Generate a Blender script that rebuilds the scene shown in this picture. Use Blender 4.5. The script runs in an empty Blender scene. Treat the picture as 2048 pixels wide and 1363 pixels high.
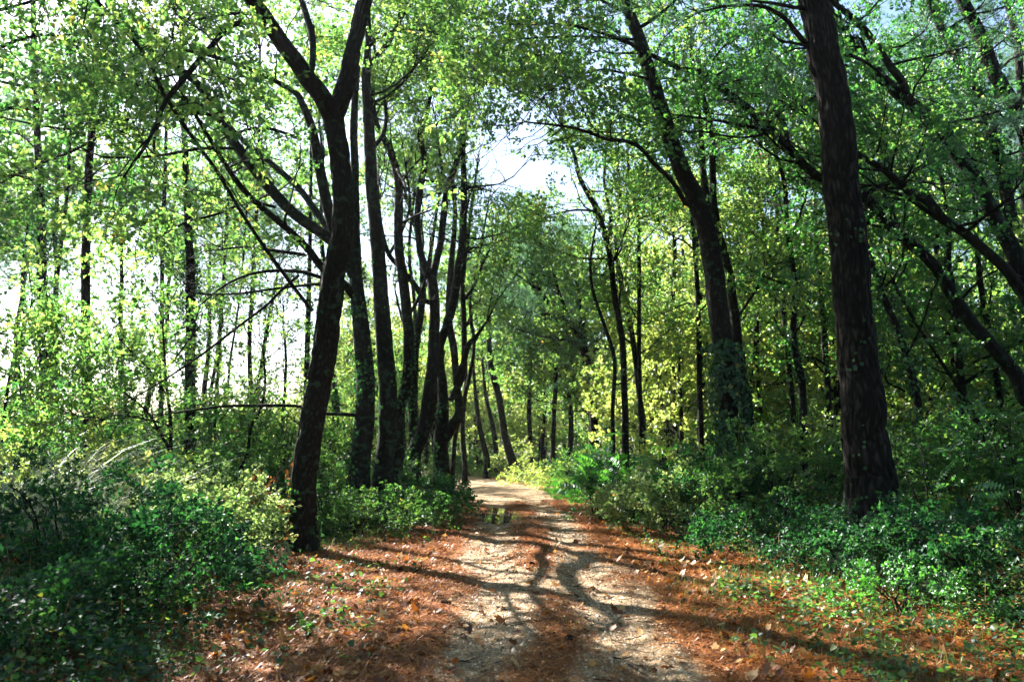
import bpy, math
import numpy as np

# ------------------------------------------------------------------ camera, sky, sun, exposure
SC = bpy.context.scene
F = 1592.9                       # focal length in photo pixels (28 mm on a 36 mm sensor, 2048 px wide)
PITCH = math.radians(7.5)
CAMZ = 1.6
cam_d = bpy.data.cameras.new('camera')
cam = bpy.data.objects.new('camera', cam_d)
SC.collection.objects.link(cam)
cam.location = (0, 0, CAMZ)
cam.rotation_euler = (math.radians(90) + PITCH, 0, 0)
cam_d.lens = 28; cam_d.sensor_width = 36
cam_d.clip_start = 0.05; cam_d.clip_end = 2000
cam_d.dof.use_dof = True; cam_d.dof.focus_distance = 10.5; cam_d.dof.aperture_fstop = 2.0
SC.camera = cam

SUN_AZ = math.radians(-44)       # left of the view direction
SUN_EL = math.radians(40)
world = bpy.data.worlds.new('World'); SC.world = world
world.use_nodes = True
wn = world.node_tree.nodes; wl = world.node_tree.links
sky = wn.new('ShaderNodeTexSky'); sky.sky_type = 'NISHITA'; sky.sun_disc = False
sky.sun_elevation = SUN_EL; sky.sun_rotation = SUN_AZ
sky.air_density = 1.1; sky.dust_density = 1.6; sky.ozone_density = 2.5
wl.new(sky.outputs[0], wn['Background'].inputs[0])
wn['Background'].inputs[1].default_value = 0.05
sd = bpy.data.lights.new('sun', 'SUN'); sd.energy = 5.0; sd.angle = math.radians(0.5)
sd.color = (1.0, 0.95, 0.86)
sun = bpy.data.objects.new('sun', sd); SC.collection.objects.link(sun)
tos = np.array([math.sin(SUN_AZ)*math.cos(SUN_EL), math.cos(SUN_AZ)*math.cos(SUN_EL), math.sin(SUN_EL)])
from mathutils import Vector
sun.rotation_euler = Vector(tos).to_track_quat('Z', 'Y').to_euler()
sun.location = (-20, 20, 30)
SC.view_settings.view_transform = 'Standard'; SC.view_settings.look = 'None'
SC.view_settings.exposure = 2.8; SC.view_settings.gamma = 1
SC.render.engine = 'CYCLES'
cy = SC.cycles
cy.max_bounces = 6; cy.diffuse_bounces = 4; cy.glossy_bounces = 2; cy.transmission_bounces = 4
cy.transparent_max_bounces = 4; cy.use_denoising = True; cy.sample_clamp_indirect = 6

RNG = np.random.default_rng(7)
def rs(seed): return np.random.default_rng(seed)

# ------------------------------------------------------------------ helpers: noise, pixels, terrain
def _hash(ix, iy, iz):
    h = (ix.astype(np.int64)*374761393 + iy.astype(np.int64)*668265263 + iz.astype(np.int64)*2147483647) & 0xffffffff
    h = ((h ^ (h >> 13))*1274126177) & 0xffffffff
    h = (h ^ (h >> 16)) & 0xffffffff
    return h/4294967295.0
def vn(x, y, z=None):
    x = np.asarray(x, float); y = np.asarray(y, float)
    z = np.zeros_like(x) if z is None else np.asarray(z, float)
    x, y, z = np.broadcast_arrays(x, y, z)
    ix, iy, iz = np.floor(x), np.floor(y), np.floor(z)
    fx, fy, fz = x-ix, y-iy, z-iz
    fx = fx*fx*(3-2*fx); fy = fy*fy*(3-2*fy); fz = fz*fz*(3-2*fz)
    r = 0
    for dx in (0, 1):
        for dy in (0, 1):
            for dz in (0, 1):
                w = (fx if dx else 1-fx)*(fy if dy else 1-fy)*(fz if dz else 1-fz)
                r = r + w*_hash(ix+dx, iy+dy, iz+dz)
    return r
def fbm(x, y, z=None, o=3):
    s, a, t = 0, 1.0, 0
    for k in range(o):
        s = s + a*vn(np.asarray(x)*2**k+17*k, np.asarray(y)*2**k+5*k, None if z is None else np.asarray(z)*2**k); t += a; a *= .5
    return s/t
def sstep(x, a, b):
    t = np.clip((np.asarray(x, float)-a)/(b-a), 0, 1); return t*t*(3-2*t)

def ray(u, v):
    x = (u-1024)/F; zc = (681.5-v)/F
    return np.array([x, math.cos(PITCH)-zc*math.sin(PITCH), math.sin(PITCH)+zc*math.cos(PITCH)])
def at(u, v, Y):
    d = ray(u, v); t = Y/d[1]
    return np.array([d[0]*t, Y, CAMZ+d[2]*t]), t
def pix(P):
    """photo pixel of world points (n,3)"""
    P = np.atleast_2d(P)-np.array([0, 0, CAMZ])
    c, s = math.cos(PITCH), math.sin(PITCH)
    dep = P[:, 1]*c+P[:, 2]*s; up = -P[:, 1]*s+P[:, 2]*c
    dep = np.where(dep < .1, 1e-3, dep)
    return 1024+F*P[:, 0]/dep, 681.5-F*up/dep, dep

def path_x(y):
    y = np.asarray(y, float)
    return 0.33 - np.where(y > 17, (np.clip(y, 17, 200)-17)**2*0.0062, 0)
def path_hw(y):                      # half width of the bare gravel
    return np.interp(y, [0, 10, 20, 34, 60], [1.15, 1.05, 1.2, 1.5, 1.5])
def edge_l(y):                       # where undergrowth starts, distance left of the centre line
    return np.interp(y, [0, 5, 8, 10, 12.6, 14, 16, 20, 35, 60], [2.4, 2.8, 3.3, 3.9, 4.0, 3.5, 2.9, 1.9, 1.9, 2.0])
def edge_r(y):
    return np.interp(y, [0, 6, 8, 10, 12, 16, 24, 34, 45, 60], [4.4, 4.1, 3.7, 3.2, 2.5, 1.9, 2.5, 3.6, 3.0, 3.0])
def height(x, y):
    x = np.asarray(x, float); y = np.asarray(y, float)
    d = x-path_x(y)
    hl = sstep(-d-edge_l(y)+.4, 0, 3.0)*0.32
    hr = sstep(d-edge_r(y)+.4, 0, 3.2)*0.42
    h = hl+hr + (fbm(x*.35+3, y*.35, o=3)-.5)*.22*(sstep(np.abs(d), 1.0, 4))
    h += sstep(np.abs(d), 4, 40)*(fbm(x*.05, y*.05)-.45)*1.2
    rut = np.exp(-((np.abs(d)-.62)/.2)**2)*.05
    crown = np.exp(-(d/.33)**2)*.02
    pd = ((x+.22)/.75)**2+((y-19.6)/2.3)**2; wet = np.exp(-pd*.8)
    h = h - rut*.6*(1-wet) + crown*(1-wet) + ((fbm(x*1.3, y*1.3, o=3)-.5)*.04 + (fbm(x*6, y*6, o=2)-.5)*.012)*(1-wet) - .07*wet
    return h
def hz(x, y): return float(height(np.array([x]), np.array([y]))[0])
def ground_at(u, v):
    d = ray(u, v); t = 2.0
    while t < 200:
        p = np.array([0, 0, CAMZ])+d*t
        if p[2] < hz(p[0], p[1]): return p
        t += .05*max(1, t/15)
    return p

# ------------------------------------------------------------------ materials
def new_mat(name):
    m = bpy.data.materials.new(name); m.use_nodes = True
    n = m.node_tree.nodes; l = m.node_tree.links
    for x in list(n): n.remove(x)
    out = n.new('ShaderNodeOutputMaterial')
    return m, n, l, out
def ramp(n, stops, interp='LINEAR'):
    r = n.new('ShaderNodeValToRGB'); e = r.color_ramp.elements; r.color_ramp.interpolation = interp
    while len(e) > 1: e.remove(e[0])
    e[0].position = stops[0][0]; e[0].color = (*stops[0][1], 1)
    for p, c in stops[1:]:
        k = e.new(p); k.color = (*c, 1)
    return r
def leaf_mat(name, stops, trans=.5, tgain=(2.2, 2.1, 1.0), gloss=.05, rough=.42):
    m, n, l, out = new_mat(name)
    a = n.new('ShaderNodeAttribute'); a.attribute_name = 'rnd'
    r = ramp(n, stops); l.new(a.outputs['Fac'], r.inputs[0])
    df = n.new('ShaderNodeBsdfDiffuse'); l.new(r.outputs[0], df.inputs[0])
    mu = n.new('ShaderNodeMix'); mu.data_type = 'RGBA'; mu.blend_type = 'MULTIPLY'; mu.inputs[0].default_value = 1
    mu.clamp_result = False
    l.new(r.outputs[0], mu.inputs[6]); mu.inputs[7].default_value = (*tgain, 1)
    tr = n.new('ShaderNodeBsdfTranslucent'); l.new(mu.outputs[2], tr.inputs[0])
    mx = n.new('ShaderNodeMixShader'); mx.inputs[0].default_value = trans
    l.new(df.outputs[0], mx.inputs[1]); l.new(tr.outputs[0], mx.inputs[2])
    gl = n.new('ShaderNodeBsdfGlossy'); gl.inputs['Roughness'].default_value = rough; gl.inputs[0].default_value = (.9, .95, 1, 1)
    m2 = n.new('ShaderNodeMixShader'); m2.inputs[0].default_value = gloss
    l.new(mx.outputs[0], m2.inputs[1]); l.new(gl.outputs[0], m2.inputs[2])
    l.new(m2.outputs[0], out.inputs[0])
    return m
M_OAK = leaf_mat('oak_leaf', [(0, (.016, .050, .014)), (.4, (.040, .085, .018)), (.75, (.088, .132, .028)), (.93, (.16, .19, .05)), (.975, (.22, .14, .03)), (1, (.26, .08, .02))],
                 trans=.55, tgain=(3.8, 4.2, 3.3))
M_DARK = leaf_mat('shade_dark_oak_leaf', [(0, (.010, .042, .014)), (.5, (.022, .070, .018)), (.9, (.05, .11, .022)), (.98, (.10, .15, .03)), (1, (.20, .14, .03))],  # darker copy of the oak leaf; shade of dense woods put into its colour
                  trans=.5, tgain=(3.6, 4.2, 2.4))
M_YEL = leaf_mat('yellowing_sunlit_leaf', [(0, (.07, .115, .03)), (.5, (.13, .175, .045)), (.9, (.21, .23, .07)), (1, (.26, .2, .05))], trans=.5, tgain=(3.2, 3.2, 2.2), gloss=.06)  # yellowing leaves; the sunlit glow of lit crowns is also put into the colour
M_PALE = leaf_mat('sunlit_bramble_leaf', [(0, (.05, .11, .03)), (.5, (.12, .19, .06)), (.85, (.24, .30, .13)), (.93, (.34, .36, .2)), (.96, (.36, .15, .05)), (1, (.38, .10, .03))],  # bramble leaf lightened for the sunny bushes; sunlight is put into its colour
                  trans=.4, tgain=(2.1, 2.1, 1.5), gloss=.04, rough=.42)
M_IVY = leaf_mat('ivy_leaf', [(0, (.006, .025, .012)), (.5, (.012, .044, .018)), (.8, (.028, .080, .024)), (.94, (.07, .13, .035)), (1, (.2, .16, .04))],
                 trans=.3, tgain=(2.6, 3.6, 1.8), gloss=.022, rough=.45)
M_BRAM = leaf_mat('bramble_leaf', [(0, (.013, .042, .014)), (.5, (.03, .078, .02)), (.85, (.07, .125, .03)), (.95, (.14, .17, .045)), (.985, (.3, .12, .03)), (1, (.38, .10, .03))],
                  trans=.4, tgain=(3.2, 3.5, 2.0), gloss=.03, rough=.45)
M_PINE = leaf_mat('pine_needle', [(0, (.03, .08, .045)), (.6, (.065, .13, .075)), (1, (.12, .19, .11))], trans=.45, tgain=(2.2, 2.6, 2.0), gloss=.05)
M_FERN = leaf_mat('fern_leaf', [(0, (.03, .10, .02)), (.6, (.05, .17, .03)), (1, (.10, .24, .04))], trans=.5, tgain=(1.8, 2.2, 1.0), gloss=.07)
M_GRASS = leaf_mat('grass_blade', [(0, (.03, .08, .018)), (.6, (.06, .13, .03)), (.9, (.13, .17, .05)), (1, (.28, .22, .10))], trans=.4, tgain=(1.8, 1.9, 1.2), gloss=.08)
M_SILVER = leaf_mat('silver_grass', [(0, (.16, .20, .13)), (.6, (.28, .31, .22)), (1, (.40, .40, .30))], trans=.35, tgain=(1.3, 1.3, 1.1), gloss=.12)
M_DEAD = leaf_mat('dead_leaf', [(0, (.04, .016, .006)), (.35, (.15, .05, .012)), (.6, (.30, .115, .02)), (.85, (.38, .20, .055)), (1, (.46, .32, .16))], trans=.25, tgain=(1.5, 1.2, .8), gloss=.025)
M_NEED = leaf_mat('dry_needle', [(0, (.06, .018, .005)), (.45, (.19, .055, .011)), (.8, (.35, .125, .024)), (1, (.46, .26, .08))], trans=.1, tgain=(1.2, 1, 1), gloss=.06)
M_STONE = leaf_mat('gravel_stone', [(0, (.07, .048, .03)), (.5, (.21, .145, .09)), (.85, (.38, .28, .18)), (1, (.55, .45, .33))], trans=0.0, gloss=.04)

def bark_mat(name, c0, c1, c2, sx=26, lich=0.0, bump=.6, st=.24):
    m, n, l, out = new_mat(name)
    a = n.new('ShaderNodeAttribute'); a.attribute_name = 'bc'
    mp = n.new('ShaderNodeMapping'); mp.inputs['Scale'].default_value = (sx, sx, sx*st); l.new(a.outputs['Vector'], mp.inputs[0])
    vo = n.new('ShaderNodeTexVoronoi'); vo.feature = 'DISTANCE_TO_EDGE'; vo.inputs['Scale'].default_value = 1
    nz = n.new('ShaderNodeTexNoise'); nz.inputs['Scale'].default_value = 1.4; nz.inputs['Detail'].default_value = 5
    l.new(mp.outputs[0], nz.inputs['Vector'])
    mxv = n.new('ShaderNodeMix'); mxv.data_type = 'RGBA'; mxv.inputs[0].default_value = .35
    l.new(mp.outputs[0], mxv.inputs[6]); l.new(nz.outputs['Color'], mxv.inputs[7])
    sc = n.new('ShaderNodeVectorMath'); sc.operation = 'ADD'; l.new(mp.outputs[0], sc.inputs[0]); l.new(nz.outputs['Color'], sc.inputs[1])
    l.new(sc.outputs[0], vo.inputs['Vector'])
    mul = n.new('ShaderNodeMath'); mul.operation = 'MULTIPLY_ADD'; mul.inputs[1].default_value = 1.6
    l.new(vo.outputs['Distance'], mul.inputs[0]); 
    sub = n.new('ShaderNodeMath'); sub.operation = 'MULTIPLY'; sub.inputs[1].default_value = .5; l.new(nz.outputs['Fac'], sub.inputs[0]); l.new(sub.outputs[0], mul.inputs[2])
    r = ramp(n, [(0.1, c0), (.45, c1), (.95, c2)]); l.new(mul.outputs[0], r.inputs[0])
    col = r.outputs[0]
    if lich > 0:
        n2 = n.new('ShaderNodeTexNoise'); n2.inputs['Scale'].default_value = 9; n2.inputs['Detail'].default_value = 3
        l.new(a.outputs['Vector'], n2.inputs['Vector'])
        r2 = ramp(n, [(.60-.08*lich, (0, 0, 0)), (.66-.08*lich, (1, 1, 1))]); l.new(n2.outputs['Fac'], r2.inputs[0])
        mm = n.new('ShaderNodeMix'); mm.data_type = 'RGBA'; mm.inputs[7].default_value = (.022, .042, .026, 1)
        l.new(r2.outputs[0], mm.inputs[0]); l.new(col, mm.inputs[6]); col = mm.outputs[2]
    b = n.new('ShaderNodeBsdfPrincipled'); l.new(col, b.inputs['Base Color']); b.inputs['Roughness'].default_value = .9; b.inputs['Specular IOR Level'].default_value = .12
    bp = n.new('ShaderNodeBump'); bp.inputs['Strength'].default_value = bump; bp.inputs['Distance'].default_value = .02
    l.new(mul.outputs[0], bp.inputs['Height']); l.new(bp.outputs[0], b.inputs['Normal'])
    l.new(b.outputs[0], out.inputs[0])
    return m
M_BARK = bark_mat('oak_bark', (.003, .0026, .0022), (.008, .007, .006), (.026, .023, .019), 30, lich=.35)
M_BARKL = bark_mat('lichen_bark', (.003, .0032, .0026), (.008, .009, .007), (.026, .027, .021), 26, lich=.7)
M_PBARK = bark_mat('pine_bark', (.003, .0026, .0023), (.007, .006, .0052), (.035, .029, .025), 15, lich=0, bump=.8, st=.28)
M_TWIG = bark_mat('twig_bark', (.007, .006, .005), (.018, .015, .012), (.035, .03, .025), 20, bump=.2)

# ------------------------------------------------------------------ mesh accumulation
class Acc:
    def __init__(s): s.v = []; s.t = []; s.r = []; s.m = []; s.bc = []; s.n = 0
    def add(s, v, t, r=0.5, m=0, bc=None):
        v = np.asarray(v, float); t = np.asarray(t, np.int64)
        s.v.append(v); s.t.append(t+s.n); s.n += len(v)
        s.r.append(np.full(len(t), r) if np.isscalar(r) else r)
        s.m.append(np.full(len(t), m, np.int32))
        s.bc.append(v*1.0 if bc is None else bc)
    def build(s, name, mats, parent=None, smooth=False, loc=None):
        me = bpy.data.meshes.new(name)
        V = np.concatenate(s.v); T = np.concatenate(s.t); R = np.concatenate(s.r); Mi = np.concatenate(s.m); B = np.concatenate(s.bc)
        if loc is not None: V = V-np.asarray(loc)
        me.vertices.add(len(V)); me.vertices.foreach_set('co', V.astype(np.float32).ravel())
        me.loops.add(len(T)*3); me.loops.foreach_set('vertex_index', T.astype(np.int32).ravel())
        me.polygons.add(len(T)); me.polygons.foreach_set('loop_start', np.arange(0, len(T)*3, 3, dtype=np.int32))
        try: me.polygons.foreach_set('loop_total', np.full(len(T), 3, np.int32))
        except Exception: pass
        if smooth: me.polygons.foreach_set('use_smooth', np.ones(len(T), bool))
        for m in (mats if isinstance(mats, (list, tuple)) else [mats]): me.materials.append(m)
        me.polygons.foreach_set('material_index', Mi)
        me.update(calc_edges=True)
        a = me.attributes.new('rnd', 'FLOAT', 'FACE'); a.data.foreach_set('value', R.astype(np.float32))
        if smooth:
            a = me.attributes.new('bc', 'FLOAT_VECTOR', 'POINT'); a.data.foreach_set('vector', B.astype(np.float32).ravel())
        o = bpy.data.objects.new(name, me); SC.collection.objects.link(o)
        if parent is not None: o.parent = parent
        if loc is not None and parent is None: o.location = loc
        return o
def empty(name, loc, label, cat, group=None):
    o = bpy.data.objects.new(name, None); SC.collection.objects.link(o); o.location = loc
    o.empty_display_size = .3
    return tag(o, label, cat, group)
def tag(o, label=None, cat=None, group=None, kind=None):
    if label: o['label'] = label
    if cat: o['category'] = cat
    if group: o['group'] = group
    if kind: o['kind'] = kind
    return o
def nrm(a): return a/np.maximum(np.linalg.norm(a, axis=-1, keepdims=True), 1e-9)

_tris = {}
def tube(acc, P, R, sides=8, m=0, disp=None, cap=True, seed=0):
    P = np.asarray(P, float); R = np.asarray(R, float); n = len(P)
    T = np.gradient(P, axis=0); T = nrm(T)
    ref = np.array([0., 1., 0.]) if abs(T[0, 1]) < .9 else np.array([1., 0., 0.])
    A = nrm(np.cross(T, ref)); Bv = np.cross(T, A)
    th = np.arange(sides)*2*math.pi/sides
    S = np.concatenate([[0], np.cumsum(np.linalg.norm(np.diff(P, axis=0), axis=1))])
    rr = R[:, None]*np.ones(sides)[None]
    if disp is not None: rr = rr+disp(S[:, None]*np.ones(sides)[None], th[None]*np.ones(n)[:, None], R[:, None])
    c, s_ = np.cos(th), np.sin(th)
    V = P[:, None]+rr[..., None]*(A[:, None]*c[None, :, None]+Bv[:, None]*s_[None, :, None])
    r0 = R.mean()
    bc = np.stack([np.broadcast_to(c*r0, (n, sides)), np.broadcast_to(s_*r0, (n, sides)), np.broadcast_to(S[:, None], (n, sides))], -1)+seed*1.37
    key = (n, sides)
    if key not in _tris:
        i = np.arange(n-1)[:, None]*sides; j = np.arange(sides)[None]; k = (j+1) % sides
        a, b, c2, d = i+j, i+k, i+sides+k, i+sides+j
        _tris[key] = np.concatenate([np.stack([a, b, c2], -1).reshape(-1, 3), np.stack([a, c2, d], -1).reshape(-1, 3)])
    V = V.reshape(-1, 3); bc = bc.reshape(-1, 3); t = _tris[key]
    if cap:
        V = np.vstack([V, P[-1:]+T[-1:]*R[-1]*.6]); bc = np.vstack([bc, bc[-1:]])
        base = (n-1)*sides; j = np.arange(sides)
        t = np.vstack([t, np.stack([base+j, base+(j+1) % sides, np.full(sides, n*sides)], -1)])
    acc.add(V, t, .5, m, bc)

# ------------------------------------------------------------------ spray prototypes (a twig about 1 m long with its leaves)
def leaf_tris(P, D, N, L, W, fold=.25):
    """one folded rhombus per leaf"""
    n = len(P); D = nrm(D); Sd = nrm(np.cross(N, D)); Nn = np.cross(D, Sd)
    L = np.broadcast_to(np.asarray(L, float), (n,))[:, None]; W = np.broadcast_to(np.asarray(W, float), (n,))[:, None]
    tip = P+D*L-Nn*L*.12
    l = P+D*L*.55+Sd*W*.5+Nn*W*fold; r = P+D*L*.55-Sd*W*.5+Nn*W*fold
    V = np.stack([P, l, tip, r], 1).reshape(-1, 3)
    b = np.arange(n)[:, None]*4
    T = np.stack([b+np.array([0, 2, 1]), b+np.array([0, 3, 2])], 1).reshape(-1, 3)
    return V, T
def twig(acc_v, acc_t, P, r0, cnt):
    n = len(P); T = nrm(np.gradient(P, axis=0)); A = nrm(np.cross(T, [.1, .2, 1.])); B = np.cross(T, A)
    R = np.linspace(r0, r0*.35, n)[:, None]
    V = np.stack([P+A*R, P+(-.5*A+.87*B)*R, P+(-.5*A-.87*B)*R], 1).reshape(-1, 3)
    t = []
    for i in range(n-1):
        for j in range(3):
            k = (j+1) % 3; t += [[i*3+j, i*3+k, i*3+3+k], [i*3+j, i*3+3+k, i*3+3+j]]
    acc_v.append(V); acc_t.append(np.array(t)+cnt); return cnt+len(V)
class Spray: pass
def make_spray(seed, nleaf=46, lsize=.085, lw=.6, nside=6, flat=.6, twr=.006):
    g = rs(seed); S = Spray()
    tv, tt, cnt = [], [], 0
    x = np.linspace(0, 1, 5); main = np.stack([x, np.cumsum(g.normal(0, .04, 5)), np.cumsum(g.normal(0.01, .03, 5))], -1); main[0] = 0
    cnt = twig(tv, tt, main, twr, cnt); lines = [main[2:]]
    for k in range(nside):
        s = .2+.75*(k+.5)/nside; b = np.array([np.interp(s, x, main[:, i]) for i in range(3)])
        sg = 1 if k % 2 else -1; L = (.55-.3*s)*g.uniform(.7, 1.2)
        d = nrm(np.array([g.uniform(.5, 1), sg*g.uniform(.5, 1.1), g.normal(0, .35)]))
        q = np.linspace(0, 1, 3)[:, None]; p = b+d*L*q+np.array([0, 0, .05])*q**2
        cnt = twig(tv, tt, p, twr*.55, cnt); lines.append(p)
    P = []; D = []
    per = np.array([np.linalg.norm(l[-1]-l[0]) for l in lines]); per = per/per.sum()
    for l, w in zip(lines, per):
        for _ in range(max(2, int(round(w*nleaf)))):
            s = g.uniform(.1, 1)**.38*(len(l)-1); i = min(int(s), len(l)-2); fr = s-i
            p = l[i]*(1-fr)+l[i+1]*fr; d = nrm(l[-1]-l[0])+g.normal(0, .75, 3)*np.array([1, 1, .6])
            P.append(p); D.append(d)
    P = np.array(P); D = nrm(np.array(D)); n = len(P)
    N = nrm(np.array([0, 0, flat])+g.normal(0, .5, (n, 3)))
    L = lsize*g.uniform(.65, 1.2, n)
    S.lv, S.lt = leaf_tris(P+D*.015, D, N, L, L*lw); S.lr = np.repeat(g.uniform(0, 1, n), 2)
    S.tv = np.concatenate(tv); S.tt = np.concatenate(tt)
    return S
def make_pine_spray(seed, ntuft=11, nneed=26, L=.14, w=.010):
    g = rs(seed); S = Spray(); tv, tt, cnt = [], [], 0
    x = np.linspace(0, 1, 4); main = np.stack([x, np.cumsum(g.normal(0, .05, 4)), x*x*.12], -1)
    cnt = twig(tv, tt, main, .007, cnt); V = []; T = []; k0 = 0
    for k in range(ntuft):
        s = .25+.75*k/(ntuft-1); b = np.array([np.interp(s, x, main[:, i]) for i in range(3)])
        d = nrm(np.array([.8, (1 if k % 2 else -1)*g.uniform(.3, .9), g.uniform(.1, .6)])); Lb = g.uniform(.08, .3)*(1.2-s*.6)
        p = b+d*Lb; cnt = twig(tv, tt, np.stack([b, p]), .004, cnt)
        nd = nrm(d+g.normal(0, .55, (nneed, 3))); sd = nrm(np.cross(nd, g.normal(0, 1, (nneed, 3))))
        ll = L*g.uniform(.7, 1.1, (nneed, 1)); bp = p-d*Lb*g.uniform(0, .6, (nneed, 1))
        vv = np.stack([bp-sd*w*.5, bp+sd*w*.5, bp+nd*ll], 1).reshape(-1, 3)
        V.append(vv); T.append(np.arange(nneed*3).reshape(-1, 3)+k0); k0 += nneed*3
    S.lv = np.concatenate(V); S.lt = np.concatenate(T); S.lr = g.uniform(0, 1, len(S.lt)); S.tv = np.concatenate(tv); S.tt = np.concatenate(tt)
    return S
def make_pinnate(seed, pairs=9, lw=.45):
    g = rs(seed); S = Spray(); x = np.linspace(0, 1, 6); arch = g.uniform(.1, .35)
    main = np.stack([x, g.normal(0, .02)*x, arch*(x-x*x*1.3)], -1); tv, tt = [], []; twig(tv, tt, main, .006, 0)
    P, D = [], []
    for k in range(pairs):
        s = .15+.8*k/pairs; b = np.array([np.interp(s, x, main[:, i]) for i in range(3)])
        for sg in (-1, 1): P.append(b); D.append([.45, sg, g.normal(-.05, .12)])
    P.append(main[-1]); D.append([1, 0, -.2]); P = np.array(P); D = nrm(np.array(D)); n = len(P)
    L = .27*np.concatenate([np.repeat(np.sin(np.linspace(.55, 2.6, pairs)), 2), [.5]])
    S.lv, S.lt = leaf_tris(P, D, nrm(np.array([0, 0, 1.])+g.normal(0, .15, (n, 3))), L, L*lw*.75, .1); S.lr = np.repeat(g.uniform(0, 1, n), 2)
    S.tv = np.concatenate(tv); S.tt = np.concatenate(tt); return S
OAK = [make_spray(100+i, nleaf=46, lsize=.115, lw=.66) for i in range(7)]
OAKFAR = [make_spray(150+i, nleaf=46, lsize=.13, lw=.72, nside=5) for i in range(5)]
BRAM = [make_spray(200+i, nleaf=60, lsize=.13, lw=.66, nside=6, flat=.9) for i in range(6)]
PINE = [make_pine_spray(300+i) for i in range(5)]
PINN = [make_pinnate(400+i) for i in range(5)]
def place_sprays(acc, protos, T, D, S, g, leaf_m=0, twig_m=1, upb=.5, rsc=.45):
    """T positions, D directions, S scale"""
    T = np.asarray(T, float).reshape(-1, 3)
    if len(T) == 0: return
    D = nrm(np.asarray(D, float).reshape(-1, 3)); n = len(T); S = np.broadcast_to(S, (n,))
    up = nrm(np.array([0, 0, upb])+g.normal(0, .4, (n, 3))); Y = nrm(np.cross(up, D)); Z = np.cross(D, Y)
    M = np.stack([D, Y, Z], 1)*S[:, None, None]            # rows = axes
    which = g.integers(0, len(protos), n); sr = g.uniform(0, 1, n)
    for k, p in enumerate(protos):
        I = np.where(which == k)[0]
        if len(I) == 0: continue
        for vv, tt, mi, lr in ((p.lv, p.lt, leaf_m, p.lr), (p.tv, p.tt, twig_m, None)):
            V = np.einsum('vi,nij->nvj', vv, M[I])+T[I][:, None]
            nt = tt[None]+(np.arange(len(I))*len(vv))[:, None, None]
            if lr is None: rr = np.full(len(I)*len(tt), .5)
            else: rr = np.clip(((1-rsc)*lr[None]+rsc*sr[I][:, None]), 0, 1).ravel()
            acc.add(V.reshape(-1, 3), nt.reshape(-1, 3), rr, mi)

# ------------------------------------------------------------------ growing branches
def grow(bark, T, D, p, d, L, r, g, level=1, up=.15, wander=.25, step=.33, sides=5):
    """adds a crooked branch to bark, appends spray positions to T, D"""
    n = 6; P = [p]; dd = d
    for i in range(n-1):
        dd = nrm(dd+g.normal(0, wander, 3)+np.array([0, 0, up*.3])); P.append(P[-1]+dd*L/(n-1))
    P = np.array(P); R = np.linspace(r, max(r*.25, .004), n)
    tube(bark, P, R, sides, 0, cap=False)
    seg = nrm(np.diff(P, axis=0))
    if level > 0:
        k = max(2, int(L/.55))
        for j in range(k):
            s = (.25+.75*(j+g.uniform(.2, .8))/k)*(n-1); i = min(int(s), n-2); q = P[i]+(P[i+1]-P[i])*(s-i)
            nd = nrm(seg[i]*.7+g.normal(0, .75, 3)*np.array([1, 1, .6])+np.array([0, 0, up]))
            grow(bark, T, D, q, nd, L*g.uniform(.35, .55), r*.45, g, level-1, up, wander, step, 4)
    for s in np.arange(.45 if level else .2, 1.0001, step/max(L, .3)):
        i = min(int(s*(n-1)), n-2); q = P[i]+(P[i+1]-P[i])*(s*(n-1)-i)
        T.append(q); D.append(seg[i]+g.normal(0, .7, 3)*np.array([1, 1, .55]))
    T.append(P[-1]); D.append(seg[-1])

def smooth_px(pts, k=4):
    P = np.array(pts, float); n = len(P)
    if n < 3:
        t = np.linspace(0, n-1, (n-1)*k+1); return np.stack([np.interp(t, range(n), P[:, i]) for i in range(P.shape[1])], -1)
    E = np.vstack([2*P[0]-P[1], P, 2*P[-1]-P[-2]]); out = []
    for i in range(1, n):
        for t in np.arange(k)/k:
            a, b, c, d = E[i-1], E[i], E[i+1], E[i+2]
            out.append(.5*((2*b)+(-a+c)*t+(2*a-5*b+4*c-d)*t*t+(-a+3*b-3*c+d)*t**3))
    out.append(P[-1]); return np.array(out)
def line3(pts, Ya, Yb, k=4, ext=3.0):
    """pixel polyline (u,v,width) -> world points and radii; depth runs from Ya to Yb"""
    q = smooth_px(pts, k)
    s = np.concatenate([[0], np.cumsum(np.hypot(*np.diff(q[:, :2], axis=0).T))]); s = s/max(s[-1], 1e-6)
    Y = Ya+(Yb-Ya)*s; P = []; R = []
    for (u, v, w), y in zip(q, Y):
        p, t = at(u, v, y); P.append(p); R.append(max(w, 1.5)*.46*t/F)
    P = np.array(P); R = np.array(R)
    if ext > 0 and (pts[-1][1] < 0 or pts[-1][0] < 0 or pts[-1][0] > 2048):
        d = nrm(P[-1]-P[-3]); m = 5; g = rs(int(abs(pts[-1][0]*7))+3)
        for i in range(m):
            d = nrm(d+g.normal(0, .1, 3)+np.array([0, 0, .08])); P = np.vstack([P, P[-1]+d*ext/m]); R = np.append(R, R[-1]*.8)
    return P, R

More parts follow.
